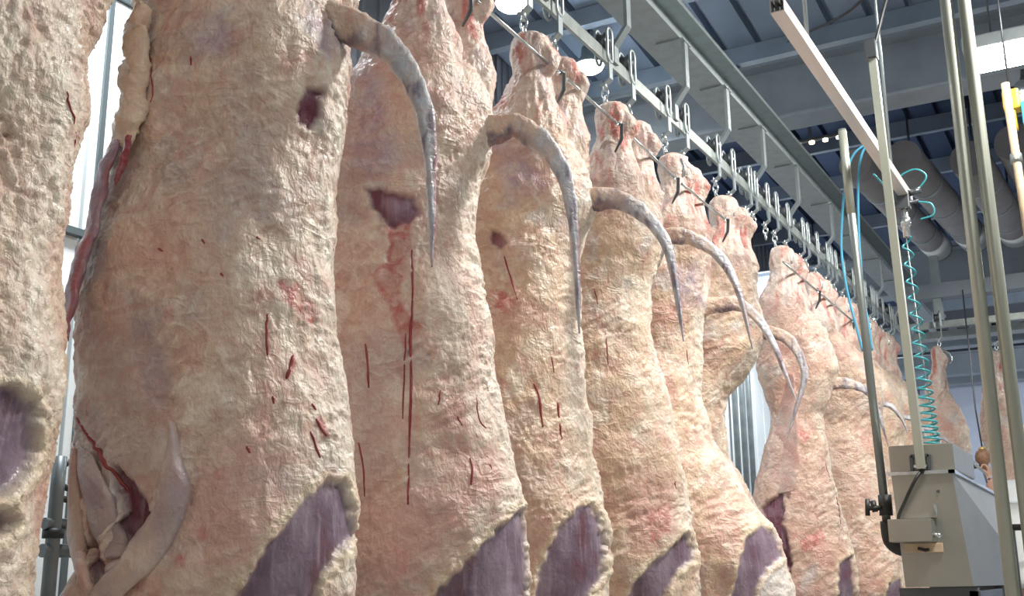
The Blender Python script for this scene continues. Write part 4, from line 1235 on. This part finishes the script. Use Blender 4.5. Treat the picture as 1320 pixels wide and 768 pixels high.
# ------------------------------------------------------------------ ducts under the far roof
for (x0, y0, z0, x1, y1, z1, r, lb) in ((-2.25, 11.4, 5.75, -2.0, 15.1, 5.72, 0.17, 'round wrapped duct nearest the overhead rail under the far roof'),
                                        (-1.80, 11.6, 5.8, -1.55, 15.1, 5.78, 0.19, 'middle round duct behind the square post top'),
                                        (-1.2, 12.0, 5.8, -1.05, 15.1, 5.78, 0.2, 'round duct with pale foil end between the two zinc pipes'),
                                        (-0.75, 12.0, 5.9, -0.6, 15.1, 5.85, 0.2, 'round duct farthest to the right under the roof')):
    t = empty('duct', (x0, y0, z0), lb, 'duct', 'wrapped ducts under the far roof')
    d = (x1 - x0, y1 - y0, z1 - z0)
    MB().tube([(0, 0, 0), d], r, 20).build('wrap', M['duct'], t)
    for k in (0.25, 0.5, 0.75):
        MB().tube([tuple(c * (k - 0.008) for c in d), tuple(c * (k + 0.008) for c in d)], r + 0.006, 20).build('band', M['galv'], t)
    MB().tube([tuple(c * 0.86 for c in d), tuple(c * 0.985 for c in d)], r + 0.004, 20).build('foil_end', M['foil'], t)
    for k in (0.1, 0.9):
        MB().tube([tuple(c * k for c in d), (d[0] * k, d[1] * k, d[2] * k + 0.9)], 0.012, 6).build('hanger', M['dark_steel'], t)

# conduits on the left wall
for k in range(3):
    t = empty('wall_conduit', (-4.9, 15.1 + k * 0.33, 0.0), ('leftmost', 'middle', 'rightmost')[k] + ' of the three dark vertical conduits on the far left wall', 'conduit', 'three conduits on the left wall')
    MB().tube([(0, 0, 0.02), (0, 0, 4.0), (0, 0, 8.0)], 0.04, 12).build('pipe', M['conduit'], t)
    for z in (0.5, 5.2, 7.2):
        MB().box((-0.08, -0.055, z), (0.05, 0.055, z + 0.05)).build('clip', M['trim'], t)

# pipe rack by the left wall, seen low between the first two carcasses
pr = empty('pipe_rack', (-4.0, 3.2, 0.0), 'dark grey pipe rack with drooping cables by the white wall', 'rack')
MB().tube([(0, 0.0, 0.0), (0, 0.0, 1.95), (0, 0.0, 2.1)], 0.03, 12).build('upright', M['conduit'], pr)
MB().tube([(0, 1.6, 0.0), (0, 1.6, 2.1)], 0.03, 12).build('upright', M['conduit'], pr)
for z, r in ((1.82, 0.024), (1.71, 0.028)):
    MB().tube([(0, -0.05, z), (0, 1.7, z)], r, 12).build('rail', M['conduit'], pr)
MB().tube([(0, 0, 1.76), (0, 0, 1.80)], 0.045, 12).build('coupling', M['rubber'], pr)
for pts in ([(0, 0.0, 2.06), (0.02, 0.12, 2.10), (0, 0.3, 2.07), (0, 0.7, 2.12)], [(0, 0.0, 1.98), (0.03, 0.12, 1.96), (0.03, 0.28, 2.03), (0, 0.36, 2.16), (0, 0.4, 2.3)], [(0, -0.02, 1.93), (0.03, 0.1, 1.92), (0.03, 0.24, 1.98), (0, 0.34, 2.1)]):
    MB().tube([tuple(p) for p in spline(pts, 24)], 0.014, 8).build('cable', M['rubber'], pr)
wc = empty('wall_clip', (-4.98, 4.0, 3.45), 'small dark clip and stay on the white wall, between the first two carcasses', 'clip')
MB().box((-0.02, -0.18, -0.02), (0.03, 0.18, 0.02)).build('bar', M['trim'], wc)
MB().tube([(0.02, 0.0, 0.02), (0.12, 0.06, 0.12)], 0.008, 6).build('stay', M['trim'], wc)

# ------------------------------------------------------------------ far cross rail and two hanging sides
cr = empty('cross_rail', (-1.5, 11.75, 3.98), 'pale rail crossing behind the zinc pipes, two meat sides hanging from it', 'rail')
MB().box((-0.45, -0.02, 0.0), (2.0, 0.02, 0.07), 0.003).build('rail_bar', M['rail'], cr)
MB().box((-0.45, -0.08, 0.30), (2.0, 0.08, 0.45)).build('support_beam', M['steel_paint'], cr)
for x in (-0.12, 0.95, 1.7):
    MB().box((x - 0.04, -0.05, 0.07), (x + 0.04, 0.05, 0.75)).build('strut', M['galv'], cr)
MB().box((-0.45, 0.25, -0.05), (2.0, 0.45, 0.02)).build('cable_tray', M['galv'], cr)
b = MB()
for k in range(12):
    b.box((-0.4 + k * 0.2, 0.26, 0.03), (-0.3 + k * 0.2, 0.44, 0.10))
b.build('tray_loops', M['dark_steel'], cr)
SD = [0.02, 0.05, 0.1, 0.12, 0.14, 0.15, 0.16, 0.16, 0.15, 0.15, 0.17, 0.18, 0.15, 0.08, 0.02, -0.03]
SV = [-0.05, -0.08, -0.12, -0.15, -0.16, -0.16, -0.17, -0.17, -0.17, -0.17, -0.18, -0.19, -0.17, -0.12, -0.09, -0.06]
SA = [0.05, 0.08, 0.12, 0.14, 0.15, 0.15, 0.15, 0.14, 0.14, 0.14, 0.15, 0.15, 0.14, 0.10, 0.07, 0.05]
side_mesh = carcass_mesh(31, 0.012, SD, SV, SA, 0.30, fore=0, warm=0.2, slim=0.62, thigh=0.75, pink=0.5)
for (x, yy, lb, rz) in ((-1.62, 11.55, 'pink meat side hanging alone above the trough box, behind the coiled hose', 10), (-1.15, 12.05, 'pale meat side hanging behind the left zinc pipe, above the white coat', -20)):
    s_, _b = carcass(x, yy, lb, 31, rz=rz, mesh=side_mesh, group='meat sides on the far cross rail')
    s_.name = 'meat_side'
    h = copy_tree(hook0); h.location = (x, yy, 4.01); tag(h, 'roller hook carrying the ' + lb.split(',')[0], 'hook', 'hooks on the far cross rail')

# ------------------------------------------------------------------ worker in white behind the trough
pf = MB()
pf.box((-1.7, 9.9, 0.87), (1.2, 11.2, 0.95))
pl = empty('work_platform', (-0.3, 10.5, 0.0), 'raised platform with a black handrail where the worker stands', 'platform')
o = pf.build('deck', M['galv'], pl); o.location = (0.3, -10.5, 0)
for x in (-1.65, 1.15):
    for yy in (9.95, 11.15):
        o = MB().box((x - 0.04, yy - 0.04, 0), (x + 0.04, yy + 0.04, 0.87)).build('leg', M['dark_steel'], pl); o.location = (0.3, -10.5, 0)
o = MB().tube([(-1.02, 9.95, 1.93), (1.1, 9.95, 1.92)], 0.026, 10).build('handrail', M['rubber'], pl); o.location = (0.3, -10.5, 0)
for x in (-0.99, 1.05):
    o = MB().tube([(x, 9.95, 0.95), (x, 9.95, 1.93)], 0.022, 10).build('rail_post', M['dark_steel'], pl); o.location = (0.3, -10.5, 0)

def skin_mesh(verts, edges, radii, levels=2):
    me = bpy.data.meshes.new('skin'); me.from_pydata(verts, edges, [])
    o = bpy.data.objects.new('skin', me); COL.objects.link(o)
    md = o.modifiers.new('s', 'SKIN'); md.use_smooth_shade = True
    for i, r in enumerate(radii):
        me.skin_vertices[0].data[i].radius = r if isinstance(r, tuple) else (r, r)
    me.skin_vertices[0].data[0].use_root = True
    sb = o.modifiers.new('u', 'SUBSURF'); sb.levels = levels; sb.render_levels = levels
    out = bpy.data.meshes.new_from_object(o.evaluated_get(bpy.context.evaluated_depsgraph_get()))
    bpy.data.objects.remove(o); bpy.data.meshes.remove(me)
    out.polygons.foreach_set('use_smooth', np.ones(len(out.polygons), bool))
    return out

pe = empty('person', (-0.95, 10.55, 0.95), 'worker in a white coat seen from behind, bending, one hand on a brown grip', 'person')
# body under the coat: pelvis root, trunk bent forward, neck, head, legs, arms
V_ = [(0, 0, 0.92), (0, 0.07, 1.10), (0, 0.20, 1.28), (0, 0.32, 1.35), (0, 0.41, 1.37), (0, 0.50, 1.36), (0, 0.58, 1.32),
      (-0.10, 0, 0.86), (-0.10, 0.04, 0.47), (-0.10, 0, 0.09), (-0.10, 0.13, 0.035), (0.10, 0, 0.86), (0.10, 0.04, 0.47), (0.10, 0, 0.09), (0.10, 0.13, 0.035),
      (-0.18, 0.26, 1.31), (-0.25, 0.06, 1.12), (-0.225, -0.07, 1.37), (-0.22, -0.085, 1.42),
      (0.19, 0.26, 1.31), (0.28, 0.30, 1.05), (0.22, 0.46, 0.95), (0.20, 0.52, 0.93)]
E_ = [(0, 1), (1, 2), (2, 3), (3, 4), (4, 5), (5, 6), (0, 7), (7, 8), (8, 9), (9, 10), (0, 11), (11, 12), (12, 13), (13, 14), (2, 15), (15, 16), (16, 17), (17, 18), (2, 19), (19, 20), (20, 21), (21, 22)]
R_ = [0.14, 0.13, 0.15, 0.09, 0.055, 0.095, 0.085, 0.09, 0.06, 0.045, 0.04, 0.09, 0.06, 0.045, 0.04, 0.062, 0.047, 0.036, 0.030, 0.062, 0.047, 0.036, 0.028]
body_me = skin_mesh(V_, E_, R_); body_me.materials.append(M['skin'])
pb = link(bpy.data.objects.new('body', body_me), pe)
# coat: same trunk and sleeves, a little wider
V_ = [(0, 0, 0.95), (0, 0.07, 1.11), (0, 0.19, 1.27), (0, 0.32, 1.345), (-0.18, 0.25, 1.315), (-0.25, 0.06, 1.12), (-0.228, -0.055, 1.335), (0.19, 0.25, 1.315), (0.28, 0.30, 1.05), (0.23, 0.44, 0.96), (0, 0, 0.6), (0, 0, 0.48)]
E_ = [(0, 1), (1, 2), (2, 3), (2, 4), (4, 5), (5, 6), (2, 7), (7, 8), (8, 9), (0, 10), (10, 11)]
R_ = [0.185, 0.18, 0.185, 0.10, 0.088, 0.078, 0.06, 0.088, 0.072, 0.06, 0.20, 0.21]
coat = skin_mesh(V_, E_, R_); coat.materials.append(M['cloth'])
link(bpy.data.objects.new('coat', coat), pe)
rot = Matrix.Rotation(R(-70), 3, 'X')
b = MB(); b.lathe([(0.118, -0.03), (0.118, 0.02), (0.10, 0.08), (0.05, 0.115), (0.01, 0.12)], 20, (0, 0.535, 1.345), rot); b.build('cap', M['cloth'], pe)
for s_ in (-1, 1):
    MB().lathe([(0.004, 0.012), (0.011, 0.006), (0.012, -0.004), (0.004, -0.012)], 10, (s_ * 0.036, 0.59, 1.245)).build('eye', M['hair'], pb)
    MB().box((s_ * 0.10 - 0.055, -0.085, 0.0), (s_ * 0.10 + 0.055, 0.16, 0.28), 0.03).build('boot', M['boot'], pe)
MB().lathe([(0.003, 0.02), (0.012, 0.0), (0.016, -0.02), (0.004, -0.025)], 10, (0, 0.565, 1.235)).build('nose', M['skin'], pb)
# the raised hand: palm, four fingers and a thumb curled round the grip
hx, hy, hz = -0.22, -0.09, 1.44
hv = [(0, 0, -0.02), (0, 0, 0.02), (0, 0, 0.055)]
he = [(0, 1), (1, 2)]
hr = [(0.024, 0.03), (0.02, 0.036), (0.018, 0.036)]
for k, (dy, ln) in enumerate(((-0.030, 0.9), (-0.010, 1.05), (0.011, 1.0), (0.031, 0.8))):
    i0 = len(hv)
    hv += [(-0.005, dy, 0.07), (-0.024, dy, 0.07 + 0.022 * ln), (-0.052 * ln, dy, 0.078 + 0.010 * ln), (-0.062, dy * 0.95, 0.055)]
    he += [(2, i0), (i0, i0 + 1), (i0 + 1, i0 + 2), (i0 + 2, i0 + 3)]
    hr += [0.011, 0.0105, 0.0095, 0.008]
i0 = len(hv)
hv += [(-0.015, -0.045, 0.02), (-0.038, -0.055, 0.038), (-0.058, -0.045, 0.05)]
he += [(0, i0), (i0, i0 + 1), (i0 + 1, i0 + 2)]
hr += [0.014, 0.012, 0.009]
hand = skin_mesh([(hx + a, hy + b_, hz + c) for a, b_, c in hv], he, hr)
hand.materials.append(M['skin'])
link(bpy.data.objects.new('hand', hand), pe)
# pendant grip held by the hand
gp = empty('pendant_grip', (-1.205, 10.46, 2.545), 'brown pendant grip with brass cap hanging on a thin cord beside the white coat', 'handle')
MB().lathe([(0.015, -0.12), (0.03, -0.11), (0.035, -0.06), (0.065, -0.03), (0.068, 0.01), (0.055, 0.05), (0.02, 0.07)], 18).build('grip', M['brown'], gp)
MB().lathe([(0.012, 0.065), (0.034, 0.06), (0.03, 0.085), (0.008, 0.095)], 14).build('cap', M['brass'], gp)
MB().tube([(0, 0, 0.09), (-0.02, 0, 0.42), (-0.02, 0, 1.5)], 0.007, 6).build('cord', M['dark_steel'], gp)
MB().tube([(-0.03, 0, -0.07), (-0.075, 0, -0.085), (-0.085, 0, -0.04)], 0.012, 8).build('trigger', M['rubber'], gp)
# thin cable hanging by the second meat side
MB_c = MB().tube([(-0.83, 11.75, 4.0), (-0.80, 11.75, 2.6)], 0.008, 6).build('hanging_cable', M['galv'])
tag(MB_c, 'thin bright cable hanging from the far rail between the zinc pipes', 'cable')
